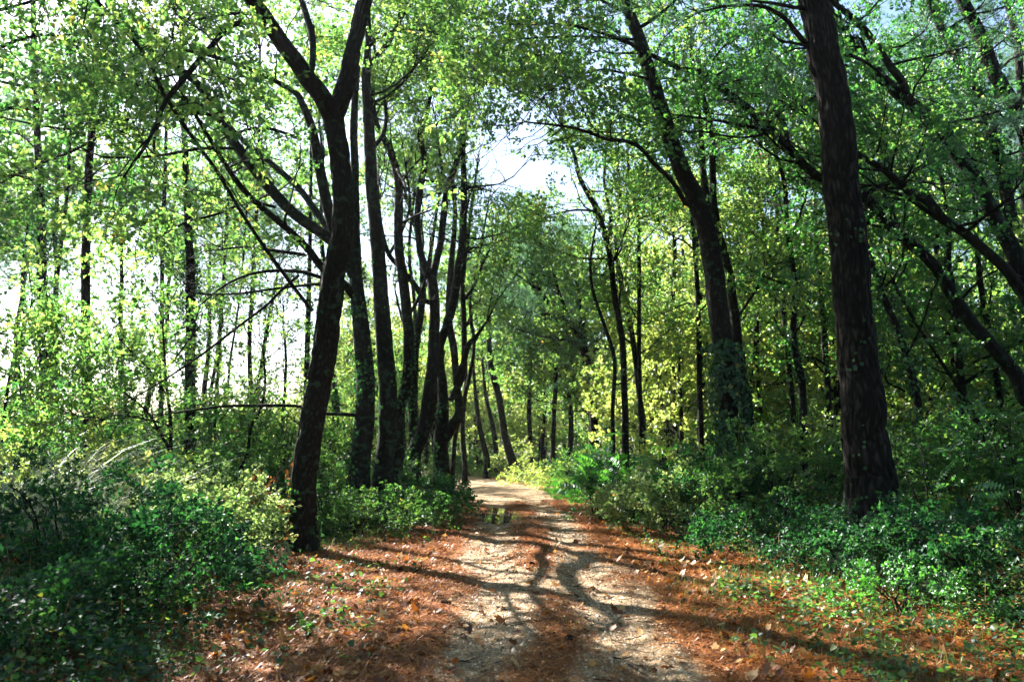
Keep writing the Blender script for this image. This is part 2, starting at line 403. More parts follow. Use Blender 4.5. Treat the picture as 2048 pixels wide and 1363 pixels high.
# windows where the photograph shows open sky (no twigs put there)
KEYS = [([(604, 1068), (629, 817), (654, 670), (672, 523), (685, 467), (677, 293), (668, 235), (616, 158), (565, 88), (521, 22)], 27, 14),
        ([(668, 235), (690, 175), (706, 100), (722, 30), (735, -20)], 20, 14),
        ([(655, 473), (587, 426), (532, 367), (488, 312), (455, 264), (385, 158), (330, 121), (279, 81), (220, 7)], 11, 17),
        ([(647, 538), (616, 498), (572, 455), (514, 407), (477, 367), (440, 312)], 9, 17), ([(653, 403), (638, 330), (624, 257), (602, 202)], 11, 17),
        ([(766, 964), (775, 762), (760, 581), (741, 330), (735, 147)], 15, 17.5), ([(719, 621), (723, 702), (731, 782), (722, 910)], 20, 17),
        ([(1458, 940), (1446, 690), (1430, 566), (1390, 394), (1359, 331), (1334, 253), (1308, 171), (1285, 97), (1250, 0)], 18, 15),
        ([(1740, 962), (1722, 764), (1700, 500), (1686, 390), (1659, 156), (1628, 0)], 42, 12),
        ([(2030, 747), (1986, 694), (1942, 645), (1905, 590), (1868, 530), (1803, 472), (1725, 390), (1632, 351), (1585, 304), (1546, 261), (1492, 214), (1453, 183), (1359, 136)], 9, 16),
        ([(2048, 560), (1985, 425), (1944, 347), (1913, 308), (1881, 257), (1835, 218), (1796, 187), (1753, 144), (1710, 94), (1679, 51)], 13, 16.5),
        ([(1815, 205), (1780, 132), (1749, 86), (1718, 47), (1675, 12)], 8, 16.5), ([(2008, 535), (1932, 468), (1889, 440), (1858, 405), (1807, 374), (1768, 339), (1722, 312)], 9, 14),
        ([(1375, 413), (1347, 366), (1308, 327), (1281, 296), (1216, 279), (1132, 253)], 5, 15),
        ([(2048, 255), (1990, 148), (1963, 78), (1928, 8)], 14, 19), ([(1250, 830), (1244, 676), (1229, 588), (1218, 500), (1161, 360)], 6, 21),
        ([(858, 782), (869, 621), (864, 560), (835, 440), (842, 367), (849, 323)], 9, 21), ([(886, 782), (893, 653), (916, 540), (928, 367)], 8, 23), ([(794, 880), (818, 702), (798, 450), (776, 293)], 10, 19.5)]
KEYS = [(np.stack([np.interp(np.linspace(0, len(p)-1, 90), range(len(p)), np.array(p, float)[:, i]) for i in (0, 1)], -1), w, y) for p, w, y in KEYS]
def gap(T, keep_left=.12, g=RNG):
    u, v, d = pix(T)
    k = np.ones(len(T), bool)
    for q, w, y in KEYS:                          # no twigs hang right in front of the boles that stand clear in the photograph
        m = T[:, 1] < y
        if m.any():
            dm = np.full(len(T), 1e9); dm[m] = np.min(np.hypot(u[m][:, None]-q[None, :, 0], v[m][:, None]-q[None, :, 1]), 1)
            k &= ~((dm < w+32) & (g.uniform(0, 1, len(T)) < .88))
    c = ((u-1005)/75)**2+((v-310)/105)**2 < 1
    k &= ~(c & (d < 60))
    return k

# openings in the canopy: twigs that would stand between the sun and the sunny patches of ground are left out
def open_sky(T, g, z0=.2):
    P = T-tos[None]*((T[:, 2:3]-z0)/tos[2]); x, y = P[:, 0], P[:, 1]; d = x-path_x(y)
    a = x*math.sin(SUN_AZ)+y*math.cos(SUN_AZ); b = x*math.cos(SUN_AZ)-y*math.sin(SUN_AZ)      # along and across the sun's direction
    st = fbm(b*1.5+4, a*.30, o=2)
    W = (sstep(st, .43, .51))*sstep(y, 5.0, 6.0)*(1-sstep(y, 22, 25))*sstep(d, -3.6, -3.0)*(1-sstep(d, 2.6, 3.4))
    W = W*(1-.95*np.exp(-((d-.75)/.9)**2-((y-10.1)/.9)**2))
    def el(cx, cy_, rx, ry): return 1-sstep(((x-cx)/rx)**2+((y-cy_)/ry)**2, .7, 1.2)
    for e in ((-3.3, 10.9, 1.8, 2.4), (-2.0, 7.8, 1.7, 1.0), (3.2, 14.9, 1.7, 2.2), (3.4, 8.9, 2.0, .6), (-4.6, 9.8, .8, .8), (-11, 13, 1.6, 1.2), (5.0, 7.6, 1.2, .4)): W = np.maximum(W, el(*e))
    W = np.maximum(W, sstep(y, 27, 29)*(1-sstep(y, 44, 50))*(1-sstep(np.abs(d), 4, 6)))
    return g.uniform(0, 1, len(T)) > W*.94

def bark_disp(amp, k, seed):
    def f(S, th, R):
        c = np.cos(th)*R; s = np.sin(th)*R
        a = 1-np.abs(2*vn(c*k+seed, s*k, S*k*.18)-1)
        b = 1-np.abs(2*vn(c*k*2.1+9, s*k*2.1, S*k*.45)-1)
        return -amp*(np.clip(a, .0, 1)**3+.45*b**3)
    return f

def ivy_on(trunkP, trunkR, n, s0, s1, g, size=.07, spread=.05, acc=None, clump=.5):
    acc = acc or Acc(); S = np.concatenate([[0], np.cumsum(np.linalg.norm(np.diff(trunkP, axis=0), axis=1))])
    s = g.uniform(s0, s1, n*3); th = g.uniform(0, 2*math.pi, n*3)
    keep = vn(th*1.2+3, s*2.2) > clump; s, th = s[keep][:n], th[keep][:n]
    P = np.stack([np.interp(s, S, trunkP[:, i]) for i in range(3)], -1); R = np.interp(s, S, trunkR)
    O = np.stack([np.cos(th), np.sin(th), np.zeros_like(th)], -1)
    Q = P+O*(R+g.uniform(.01, spread, len(s)))[:, None]
    D = np.cross(O, [0, 0, 1.])*g.normal(0, .7, (len(s), 1))+np.array([0, 0, -1.])+O*.2
    N = O+g.normal(0, .35, (len(s), 3))
    L = size*g.uniform(.6, 1.3, len(s)); V, T = leaf_tris(Q, D, N, L, L*.95, .12)
    acc.add(V, T, np.repeat(g.uniform(0, 1, len(s)), 2), 0)
    return acc

def traced_tree(name, label, cat, Y0, trunk, limbs=(), dyt=0., leafm=None, barkm=None, protos=None, dens=2.1, blen=1.6,
                group=None, ivy=None, fine=False, leaf_from=.55, seed=1, crown=True, spray=.75, up=.2, ext=3.0, back=.35):
    g = rs(seed); leafm = leafm or M_OAK; barkm = barkm or M_BARK; protos = protos or OAK
    P, R = line3(trunk, Y0, Y0+dyt, ext=ext)
    gz = hz(P[0, 0], P[0, 1])
    if P[0, 2] > gz-.1:                                     # carry the bole down into the ground
        base = np.array([P[0, 0], P[0, 1], gz-.15]); n = max(2, int((P[0, 2]-gz)/.4)+1)
        add = np.linspace(base, P[0], n, endpoint=False); P = np.vstack([add, P]); R = np.concatenate([np.linspace(R[0]*1.12, R[0], n, endpoint=False), R])
    root = np.array([P[0, 0], P[0, 1], gz])
    e = empty(name, root, label, cat, group)
    flare = np.exp(-(P[:, 2]-P[0, 2])/.35)*(.45 if fine else .28); R = R*(1+flare)
    P = P+np.stack([g.normal(0, 1, len(P)), g.normal(0, 1, len(P)), np.zeros(len(P))], -1)*R[:, None]*.05
    acc = Acc()
    if fine:
        S = np.concatenate([[0], np.cumsum(np.linalg.norm(np.diff(P, axis=0), axis=1))]); m = int(S[-1]/fine['step'])
        s = np.linspace(0, S[-1], m); PP = np.stack([np.interp(s, S, P[:, i]) for i in range(3)], -1); RR = np.interp(s, S, R)
        kk = np.ones(9)/9
        for i in range(3): PP[4:-4, i] = np.convolve(PP[:, i], kk, 'valid')
        tube(acc, PP, RR, fine['sides'], 0, disp=bark_disp(fine['amp'], fine['k'], seed), seed=seed)
    else:
        tube(acc, P, R, 12 if R[0] > .1 else 8, 0, seed=seed)
    T, D = [], []; tw = Acc(); uv = np.stack(pix(P), -1)
    Ly = {}
    for li, lb in enumerate(limbs):
        pts = lb['p']; du = np.hypot(uv[:, 0]-pts[0][0], uv[:, 1]-pts[0][1]); i = int(du.argmin())
        ya = lb.get('ya', P[i, 1]); LP, LR = line3(pts, ya, ya+lb.get('dy', g.uniform(-1.5, 1.5)))
        if 'ya' not in lb and du[i] < 30: LP[0] = P[i]*.7+LP[0]*.3
        la = Acc(); tube(la, LP, LR, 8, 0, seed=li+seed)
        S = np.concatenate([[0], np.cumsum(np.linalg.norm(np.diff(LP, axis=0), axis=1))]); ld = lb.get('d', dens); f0 = lb.get('f', .15)
        for _ in range(int(ld*S[-1]*(1-f0))):
            s = g.uniform(f0, 1)*S[-1]; q = np.array([np.interp(s, S, LP[:, i]) for i in range(3)]); r = np.interp(s, S, LR)
            i = min(np.searchsorted(S, s), len(LP)-1); d = nrm(LP[i]-LP[i-1])
            nd = nrm(d*.6+g.normal(0, .8, 3)+np.array([0, back, up])); lv = 1 if r > .02 else 0
            if not open_sky((q+nd*blen*.5)[None], g)[0]: continue
            grow(la, T, D, q, nd, blen*g.uniform(.5, 1.15), min(r*.45, .03), g, lv, up=up)
        for _ in range(int(S[-1]*1.3) if ld > 0 else 0):          # bare twigs
            s = g.uniform(.1, .95)*S[-1]; q = np.array([np.interp(s, S, LP[:, i]) for i in range(3)]); i = min(np.searchsorted(S, s), len(LP)-1)
            grow(la, [], [], q, nrm(nrm(LP[i]-LP[i-1])*.7+g.normal(0, .7, 3)), g.uniform(.5, 1.5), .011, g, 1, up=.05, wander=.3, sides=4)
        T.append(LP[-1]); D.append(LP[-1]-LP[-2])
        for _ in range(3 if ld > 0 else 0):
            grow(la, T, D, LP[-1], nrm(nrm(LP[-1]-LP[-3])+g.normal(0, .35, 3)), blen*g.uniform(.6, 1.1), LR[-1]*.7, g, 1, up=up)
        la.build('branch', barkm, e, smooth=True, loc=root)
    S = np.concatenate([[0], np.cumsum(np.linalg.norm(np.diff(P, axis=0), axis=1))])
    if crown:
        ta = acc; nb = int(dens*S[-1]*(1-leaf_from)*1.3)
        for _ in range(4): grow(ta, T, D, P[-1], nrm(nrm(P[-1]-P[-3])+g.normal(0, .4, 3)), blen*g.uniform(.8, 1.3), R[-1]*.7, g, 1, up=up)
        for _ in range(nb):
            s = g.uniform(leaf_from, 1)*S[-1]; q = np.array([np.interp(s, S, P[:, i]) for i in range(3)]); r = np.interp(s, S, R)
            nd = nrm(g.normal(0, 1, 3)*np.array([1, 1, .35])+np.array([0, 0, .35]))
            if not open_sky((q+nd*blen*.5)[None], g)[0]: continue
            grow(ta, T, D, q+nd*r*.6, nd, blen*g.uniform(.7, 1.5), min(r*.4, .035), g, 1, up=up)
    acc.build('trunk', barkm, e, smooth=True, loc=root)
    if T:
        T = np.array(T); D = np.array(D); k = gap(T) & open_sky(T, g); T, D = T[k], D[k]
        ca = Acc(); place_sprays(ca, protos, T, D, spray*g.uniform(.7, 1.25, len(T)), g)
        if ca.n: ca.build('crown', [leafm, M_TWIG], e, loc=root)
    if ivy:
        ia = ivy_on(P, R, ivy['n'], ivy['s'][0], ivy['s'][1], g, ivy.get('size', .07), ivy.get('spread', .07), clump=ivy.get('c', .5))
        ia.build('ivy', M_IVY, e, loc=root)
    return e, P, R

# ------------------------------------------------------------------ ground
def grow_axis(lo, hi, d, far, k=1.12):
    a = list(np.arange(lo, hi, d)); s = d
    while a[-1] < far[1]: s *= k; a.append(a[-1]+s)
    s = d; b = [lo]
    while b[-1] > far[0]: s *= k; b.append(b[-1]-s)
    return np.array(b[:0:-1]+a)
xs = grow_axis(-6, 6, .07, (-500, 500)); ys = grow_axis(3, 22, .075, (-60, 700), 1.06)
GX, GY = np.meshgrid(xs, ys); GZ = height(GX, GY)
def zones(x, y):
    d = x-path_x(y)
    w = (fbm(x*.9, y*.45, o=3)-.5)*.9
    out = sstep(np.abs(d)+w*.8, path_hw(y)-.25, path_hw(y)+.35)           # 0 on the gravel
    rut = np.exp(-((np.abs(d)-.63+w*.12)/.33)**2)
    mid = np.exp(-(d/.32)**2)*sstep(fbm(x*1.2, y*.5), .35, .65)
    gravel = np.clip((1-out)*(.46+.5*rut-.42*mid+(fbm(x*2.3+5, y*.7, o=4)-.5)*1.5), 0, 1)
    gr = sstep(y, 22, 27)
    gravel = gravel*(1-gr)+gr*(1-sstep(np.abs(d), path_hw(y), path_hw(y)+.6))
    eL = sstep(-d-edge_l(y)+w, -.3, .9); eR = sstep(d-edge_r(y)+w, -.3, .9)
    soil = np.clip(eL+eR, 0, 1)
    return gravel, soil
gv, so = zones(GX, GY)
me = bpy.data.meshes.new('ground'); ny, nx = GX.shape
me.vertices.add(nx*ny); me.vertices.foreach_set('co', np.stack([GX, GY, GZ], -1).astype(np.float32).ravel())
i = np.arange(ny-1)[:, None]*nx+np.arange(nx-1)[None]; q = np.stack([i, i+1, i+nx+1, i+nx], -1).reshape(-1, 4)
me.loops.add(len(q)*4); me.loops.foreach_set('vertex_index', q.astype(np.int32).ravel())
me.polygons.add(len(q)); me.polygons.foreach_set('loop_start', np.arange(0, len(q)*4, 4, dtype=np.int32))
me.polygons.foreach_set('use_smooth', np.ones(len(q), bool)); me.update(calc_edges=True)
for nm, arr in (('gravel', gv), ('soil', so)):
    a = me.attributes.new(nm, 'FLOAT', 'POINT'); a.data.foreach_set('value', arr.astype(np.float32).ravel())
ground = bpy.data.objects.new('ground', me); SC.collection.objects.link(ground)
tag(ground, 'forest floor and rutted gravel track strewn with copper pine needles', 'ground', kind='structure')
m, n, l, out = new_mat('forest_floor')
tc = n.new('ShaderNodeTexCoord')
def noise(scale, det=4, vec=None, rough=.6):
    k = n.new('ShaderNodeTexNoise'); k.inputs['Scale'].default_value = scale; k.inputs['Detail'].default_value = det; k.inputs['Roughness'].default_value = rough
    l.new(vec or tc.outputs['Object'], k.inputs['Vector']); return k
def mixc(f, a, b):
    k = n.new('ShaderNodeMix'); k.data_type = 'RGBA'
    (l.new(f, k.inputs[0]) if not isinstance(f, float) else setattr(k.inputs[0], 'default_value', f))
    l.new(a, k.inputs[6]); l.new(b, k.inputs[7]); return k.outputs[2]
def attr(nm):
    k = n.new('ShaderNodeAttribute'); k.attribute_name = nm; return k.outputs['Fac']
vg = n.new('ShaderNodeTexVoronoi'); vg.inputs['Scale'].default_value = 42; l.new(tc.outputs['Object'], vg.inputs['Vector'])
sepv = n.new('ShaderNodeSeparateColor'); l.new(vg.outputs['Color'], sepv.inputs[0])
rg = ramp(n, [(0, (.045, .028, .014)), (.4, (.16, .105, .056)), (.75, (.36, .25, .14)), (1, (.58, .45, .30))]); l.new(sepv.outputs[0], rg.inputs[0])
n1 = noise(4, 8, rough=.75); rg2 = ramp(n, [(.38, (.085, .050, .026)), (.64, (.38, .265, .15))]); l.new(n1.outputs['Fac'], rg2.inputs[0])
grav = mixc(.55, rg.outputs[0], rg2.outputs[0])
n2 = noise(30, 6, rough=.8); rl = ramp(n, [(.35, (.022, .009, .004)), (.5, (.13, .044, .010)), (.65, (.34, .14, .028))]); l.new(n2.outputs['Fac'], rl.inputs[0])
n3 = noise(2.2, 5); rl3 = ramp(n, [(.3, (.075, .034, .012)), (.7, (.27, .095, .018))]); l.new(n3.outputs['Fac'], rl3.inputs[0])
lit = mixc(.45, rl.outputs[0], rl3.outputs[0])
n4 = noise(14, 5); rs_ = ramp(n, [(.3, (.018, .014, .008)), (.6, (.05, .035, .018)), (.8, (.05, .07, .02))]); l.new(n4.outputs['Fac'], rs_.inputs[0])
# the edges between the materials are broken up by a fine noise
def brk(a, amt=1.3):
    k = noise(9, 6, rough=.75); mm = n.new('ShaderNodeMath'); mm.operation = 'SUBTRACT'; l.new(k.outputs['Fac'], mm.inputs[0]); mm.inputs[1].default_value = .5
    m2 = n.new('ShaderNodeMath'); m2.operation = 'MULTIPLY_ADD'; l.new(mm.outputs[0], m2.inputs[0]); m2.inputs[1].default_value = amt; l.new(a, m2.inputs[2])
    r = n.new('ShaderNodeMapRange'); l.new(m2.outputs[0], r.inputs[0]); r.inputs[1].default_value = .3; r.inputs[2].default_value = .7; return r.outputs[0]
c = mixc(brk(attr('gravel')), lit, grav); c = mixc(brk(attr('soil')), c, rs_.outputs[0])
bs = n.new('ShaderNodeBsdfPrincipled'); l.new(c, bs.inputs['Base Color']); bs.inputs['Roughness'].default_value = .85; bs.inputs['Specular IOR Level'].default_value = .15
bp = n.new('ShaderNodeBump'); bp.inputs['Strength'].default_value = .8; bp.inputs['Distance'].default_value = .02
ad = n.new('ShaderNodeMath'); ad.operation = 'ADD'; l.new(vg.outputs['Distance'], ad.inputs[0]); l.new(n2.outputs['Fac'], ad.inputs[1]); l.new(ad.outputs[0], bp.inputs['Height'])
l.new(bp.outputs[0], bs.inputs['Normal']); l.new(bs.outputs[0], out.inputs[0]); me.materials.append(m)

# puddle lying in the left rut
pm, n, l, out = new_mat('puddle_water'); b = n.new('ShaderNodeBsdfPrincipled'); b.inputs['Base Color'].default_value = (.03, .028, .02, 1)
b.inputs['Roughness'].default_value = .03; b.inputs['Specular IOR Level'].default_value = 1
nz_ = n.new('ShaderNodeTexNoise'); nz_.inputs['Scale'].default_value = 9; bq = n.new('ShaderNodeBump'); bq.inputs['Strength'].default_value = .03
l.new(b.outputs[0], out.inputs[0])
th = np.linspace(0, 2*math.pi, 48, endpoint=False); pr = 1+.18*np.sin(3*th+1)+.10*np.sin(7*th)
pz = hz(-.22, 19.6)+.036
V = np.vstack([[[-.22, 19.6, pz]], np.stack([-.22+.78*pr*np.cos(th), 19.6+2.0*pr*np.sin(th), np.full(48, pz)], -1)])
pa = Acc(); pa.add(V, np.stack([np.zeros(48), 1+np.arange(48), 1+(np.arange(48)+1) % 48], -1)); pd = pa.build('puddle', pm)
tag(pd, 'small bright rain puddle lying in the left rut of the track', 'puddle', kind='structure')

# ------------------------------------------------------------------ litter on the ground (stuff)
def scatter(n, x0, x1, y0, y1, g, pw=1.0):
    """points denser towards the camera"""
    y = y0*(y1/y0)**(g.uniform(0, 1, n)**pw); x = g.uniform(x0, x1, n); return x, y
g = rs(11)
# pine needles
x, y = scatter(230000, -4.3, 5.6, 4.6, 26, g, .85)
gr, so_ = zones(x, y); keep = (g.uniform(0, 1, len(x)) < np.clip(1.05-gr*1.35, .05, 1)*(1-.75*so_))
x, y = x[keep], y[keep]; z = height(x, y)+g.uniform(.002, .03, len(x)); a = g.uniform(0, math.pi*2, len(x)); L = g.uniform(.05, .12, len(x))*(1+y*.03)
w = .0024*(1+y*.16); dx, dy = np.cos(a)*L/2, np.sin(a)*L/2; dz = g.normal(0, .012, len(x))
sx, sy = -np.sin(a)*w, np.cos(a)*w
V = np.stack([np.stack([x-dx-sx, y-dy-sy, z-dz], -1), np.stack([x-dx+sx, y-dy+sy, z-dz], -1), np.stack([x+dx, y+dy, z+dz], -1)], 1).reshape(-1, 3)
ac = Acc(); ac.add(V, np.arange(len(V)).reshape(-1, 3), np.clip(g.beta(2, 2.5, len(x)), 0, 1))
tag(ac.build('pine_needles', M_NEED), 'carpet of copper red pine needles on both verges of the track', 'needles', kind='stuff')
# dead oak leaves: a lobed outline, curled
def dead_leaves(acc, x, y, z, L, g, tilt=.5, r=None):
    n = len(x); k = 12; th = np.linspace(0, 2*math.pi, k, endpoint=False)
    rad = .5*(1+.22*np.cos(5*th)); ox, oy = np.cos(th)*rad, np.sin(th)*rad*.62
    a = g.uniform(0, 6.283, n); tx, ty = g.normal(0, tilt, n), g.normal(0, tilt, n); cu = g.uniform(-.2, .75, n)
    lx = np.concatenate([[0], ox])[None]*L[:, None]; ly = np.concatenate([[0], oy])[None]*L[:, None]*g.uniform(.7, 1.2, (n, 1))
    lx = lx*(1+g.normal(0, .12, (n, k+1))); ly = ly*(1+g.normal(0, .12, (n, k+1)))
    lz = cu[:, None]*(ly**2*1.6+lx**2*.5)/L[:, None]*1.6+lx*tx[:, None]+ly*ty[:, None]
    ca, sa = np.cos(a)[:, None], np.sin(a)[:, None]
    V = np.stack([x[:, None]+lx*ca-ly*sa, y[:, None]+lx*sa+ly*ca, z[:, None]+lz], -1).reshape(-1, 3)
    j = np.arange(k); t = np.stack([np.zeros(k, int), 1+j, 1+(j+1) % k], -1)
    T = (t[None]+(np.arange(n)*(k+1))[:, None, None]).reshape(-1, 3)
    acc.add(V, T, np.repeat(g.uniform(0, 1, n) if r is None else r, k))
ac = Acc(); x, y = scatter(17000, -4.5, 6.5, 4.6, 26, g, .8); d = x-path_x(y)
gr, so_ = zones(x, y); k = g.uniform(0, 1, len(x)) < np.where(d > 1.3, .95, np.where(d < -1.2, .85, .16))*(1-.5*so_)*(1-.6*(y > 14)); x, y = x[k], y[k]
dead_leaves(ac, x, y, height(x, y)+g.uniform(.008, .03, len(x)), np.minimum(g.lognormal(math.log(.058), .36, len(x)), .115), g)
tag(ac.build('fallen_leaves', M_DEAD), 'curled tan and orange fallen oak leaves scattered over the verges', 'leaves', kind='stuff')
# gravel
x, y = scatter(60000, -1.6, 2.2, 4.8, 20, g, .8); gr, so_ = zones(x, y); k = g.uniform(0, 1, len(x)) < gr*.9+.03; x, y = x[k], y[k]; n_ = len(x)
s = g.lognormal(math.log(.007), .45, n_)*(1+y*.03); o = np.array([[1, 0, 0], [-.5, .87, 0], [-.5, -.87, 0], [0, 0, .8]])
o2 = o[None]*s[:, None, None]*(1+g.normal(0, .25, (n_, 4, 3))); a = g.uniform(0, 6.28, n_)
V = np.stack([o2[..., 0]*np.cos(a)[:, None]-o2[..., 1]*np.sin(a)[:, None]+x[:, None], o2[..., 0]*np.sin(a)[:, None]+o2[..., 1]*np.cos(a)[:, None]+y[:, None], o2[..., 2]+height(x, y)[:, None]], -1).reshape(-1, 3)
T = (np.array([[0, 1, 3], [1, 2, 3], [2, 0, 3]])[None]+(np.arange(n_)*4)[:, None, None]).reshape(-1, 3)
ac = Acc(); ac.add(V, T, np.repeat(g.uniform(0, 1, n_), 3)); tag(ac.build('gravel', M_STONE), 'pale crushed gravel lying in and between the wheel ruts', 'gravel', kind='stuff')

# pine cones on the track
def cone(u, v, L, label, ang):
    p = ground_at(u, v); g = rs(int(u)); ac = Acc(); m_ = 9
    for i in range(m_):
        for j in range(8):
            a = (j+.5*(i % 2))/8*6.283; f = i/(m_-1); r = L*.32*math.sin(.5+2.3*f)
            b = np.array([L*(f-.5), r*.4*math.cos(a), r*.4*math.sin(a)]); d = np.array([-.1*L, r*math.cos(a), r*math.sin(a)])
            sd_ = np.array([0, -math.sin(a), math.cos(a)])*r*.45
            t = b+d; V = np.array([b-sd_*.5, b+sd_*.5, t+sd_, t-sd_, t+np.array([.08*L, 0, 0])]); ac.add(V, [[0, 1, 2], [0, 2, 3], [3, 2, 4]], g.uniform(0, .5))
    tube(ac, np.array([[-L*.5, 0, 0], [L*.45, 0, 0]]), np.array([L*.12, L*.05]), 6)
    o = ac.build('pine_cone', M_TWIG); o.location = (p[0], p[1], p[2]+L*.22); o.rotation_euler = (0, 0, ang)
    tag(o, label, 'pine cone', 'pine cones on the track')
cone(893, 1208, .095, 'dark pine cone on the left edge of the sunny gravel', .1)
cone(1064, 1131, .09, 'dark pine cone on the middle strip of the track', 1.2)
cone(1140, 1280, .075, 'dark pine cone in shade nearest the front of the track', .6)

# ------------------------------------------------------------------ ground cover of ivy and bramble (stuff), grass
def cover_amt(x, y):
    d = x-path_x(y); w = (fbm(x*.8+9, y*.5, o=3)-.5)*1.3
    a = sstep(-d-edge_l(y)+w, -.25, .9); b = sstep(d-edge_r(y)+w, -.25, .9); return np.maximum(a, b), d
def mound(x, y):
    return .05+.62*np.clip(fbm(x*.9+31, y*.9, o=3)-.36, 0, 1)*2.0
def ivy_leaves(acc, P, N, D, L, g, r):
    """five-cornered leaf for plants close to the camera"""
    n = len(P); D = nrm(D); Sd = nrm(np.cross(N, D)); Nn = np.cross(D, Sd); L = L[:, None]
    pts = [(0, 0, 0), (.1, .45, .1), (.5, .38, .05), (1.0, 0, -.15), (.5, -.38, .05), (.1, -.45, .1)]
    V = np.stack([P+D*L*a+Sd*L*b+Nn*L*c for a, b, c in pts], 1).reshape(-1, 3)
    t = np.array([[0, 2, 1], [0, 3, 2], [0, 4, 3], [0, 5, 4]])
    acc.add(V, (t[None]+(np.arange(n)*6)[:, None, None]).reshape(-1, 3), np.repeat(r, 4))
def cover(n, x0, x1, y0, y1, size, g, acc, pw=.9, near=False, grow_=.02, patch=False):
    x, y = scatter(n, x0, x1, y0, y1, g, pw); am, d = cover_amt(x, y); u = g.uniform(0, 1, n)
    if patch: am = am*sstep(fbm(x*.7+50, y*.7, o=2), .45, .6)
    k = u < am*.95+.02*(np.abs(d) > 2); x, y, am = x[k], y[k], am[k]; n = len(x)
    hm = mound(x, y)*(.25+.75*am); z = height(x, y)+hm*g.uniform(0.05, 1, n)**.6
    P = np.stack([x, y, z], -1); N = np.array([0, 0, 1.])+g.normal(0, .55, (n, 3)); D = g.normal(0, 1, (n, 3))*np.array([1, 1, .4]); L = size*g.uniform(.5, 1.35, n)*(1+y*grow_)
    if near: ivy_leaves(acc, P, N, D, L, g, g.uniform(0, 1, n))
    else:
        V, T = leaf_tris(P, D, N, L, L*.8, .15); acc.add(V, T, np.repeat(g.uniform(0, 1, n), 2))
g = rs(21)
ac = Acc(); cover(110000, -9.5, -2.0, 4.4, 13, .036, g, ac, near=True); cover(100000, 2.2, 11, 4.4, 13, .036, g, ac, near=True)
cover(90000, -16, -1.2, 13, 32, .055, g, ac); cover(110000, 1.4, 20, 13, 34, .055, g, ac); cover(80000, -35, 40, 32, 75, .09, g, ac)
tag(ac.build('ivy_ground_cover', M_IVY), 'dark glossy ivy and bramble spreading over the forest floor beside the track', 'ground cover', kind='stuff')

def blades(acc, x, y, H, g, w=.006, bend=.5, z0=None, k=4):
    n = len(x); z = height(x, y) if z0 is None else z0; a = g.uniform(0, 6.28, n); s = np.linspace(0, 1, k)[None]
    H = H*g.uniform(.5, 1.15, n); bd = (bend*g.uniform(.2, 1.2, n)*H)[:, None]; w = np.broadcast_to(w, (n,))
    cx = x[:, None]+np.cos(a)[:, None]*bd*s**2; cy_ = y[:, None]+np.sin(a)[:, None]*bd*s**2; cz = z[:, None]+H[:, None]*(s-.25*bend*s**3)
    ww = w[:, None]*(1-s*.92); b = a+math.pi/2+g.normal(0, .6, n); px, py = np.cos(b)[:, None]*ww, np.sin(b)[:, None]*ww
    V = np.stack([np.stack([cx-px, cy_-py, cz], -1), np.stack([cx+px, cy_+py, cz], -1)], 2).reshape(-1, 3)
    t = []
    for i in range(k-1): t += [[2*i, 2*i+1, 2*i+3], [2*i, 2*i+3, 2*i+2]]
    T = (np.array(t)[None]+(np.arange(n)*2*k)[:, None, None]).reshape(-1, 3)
    acc.add(V, T, np.repeat(g.uniform(0, 1, n), len(t)))
ac = Acc(); g = rs(31)
for (u, v, r, n_, H) in [(1420, 1180, .5, 260, .16), (1500, 1160, .5, 200, .18), (1640, 1150, .8, 420, .26), (1760, 1160, .7, 280, .28), (1700, 1240, .6, 120, .14), (1850, 1230, .7, 160, .16), (1950, 1290, .8, 200, .18), (1380, 1090, .8, 300, .14),
                        (1240, 1030, .9, 700, .14), (1170, 985, 1.4, 900, .16), (1560, 1290, .5, 200, .12), (1420, 1230, .5, 150, .1), (680, 1090, .7, 350, .16), (560, 1190, .5, 160, .14), (1150, 1250, .18, 60, .05), (1078, 1140, .12, 50, .05),
                        (930, 975, 1.3, 900, .2), (1075, 957, 1.6, 2600, .32), (1120, 965, 1.3, 2200, .3), (1000, 944, 2.6, 2600, .35), (500, 1290, .6, 120, .12), (250, 1260, .8, 250, .22), (1790, 1330, .5, 250, .16), (300, 1050, 1.0, 600, .4), (1000, 930, 3.5, 2600, .3), (870, 990, 1.0, 700, .2)]:
    p = ground_at(u, v); rr = r*np.sqrt(g.uniform(0, 1, n_)); aa = g.uniform(0, 6.28, n_); f = max(1, p[1]/9)
    bx, by = p[0]+rr*np.cos(aa), p[1]+rr*1.6*np.sin(aa)
    if r > .3: k_ = np.abs(bx-path_x(by)) > path_hw(by)+.15; bx, by = bx[k_], by[k_]
    if len(bx): blades(ac, bx, by, np.full(len(bx), H), g, w=.0028*f)
x, y = scatter(16000, 1.5, 6.5, 4.6, 30, g); am, d = cover_amt(x, y); k = (am > .05) & (am < .9) & (fbm(x, y) > .55); blades(ac, x[k], y[k], np.full(k.sum(), .13), g, w=.0022*(1+y[k]*.08))
x, y = scatter(9000, -4.5, -1, 4.6, 26, g); am, d = cover_amt(x, y); k = (am > .05) & (am < .9) & (fbm(x+8, y) > .5); blades(ac, x[k], y[k], np.full(k.sum(), .13), g, w=.0022*(1+y[k]*.08))
tag(ac.build('grass', M_GRASS), 'thin green and straw grass along the edges of the track', 'grass', kind='stuff')
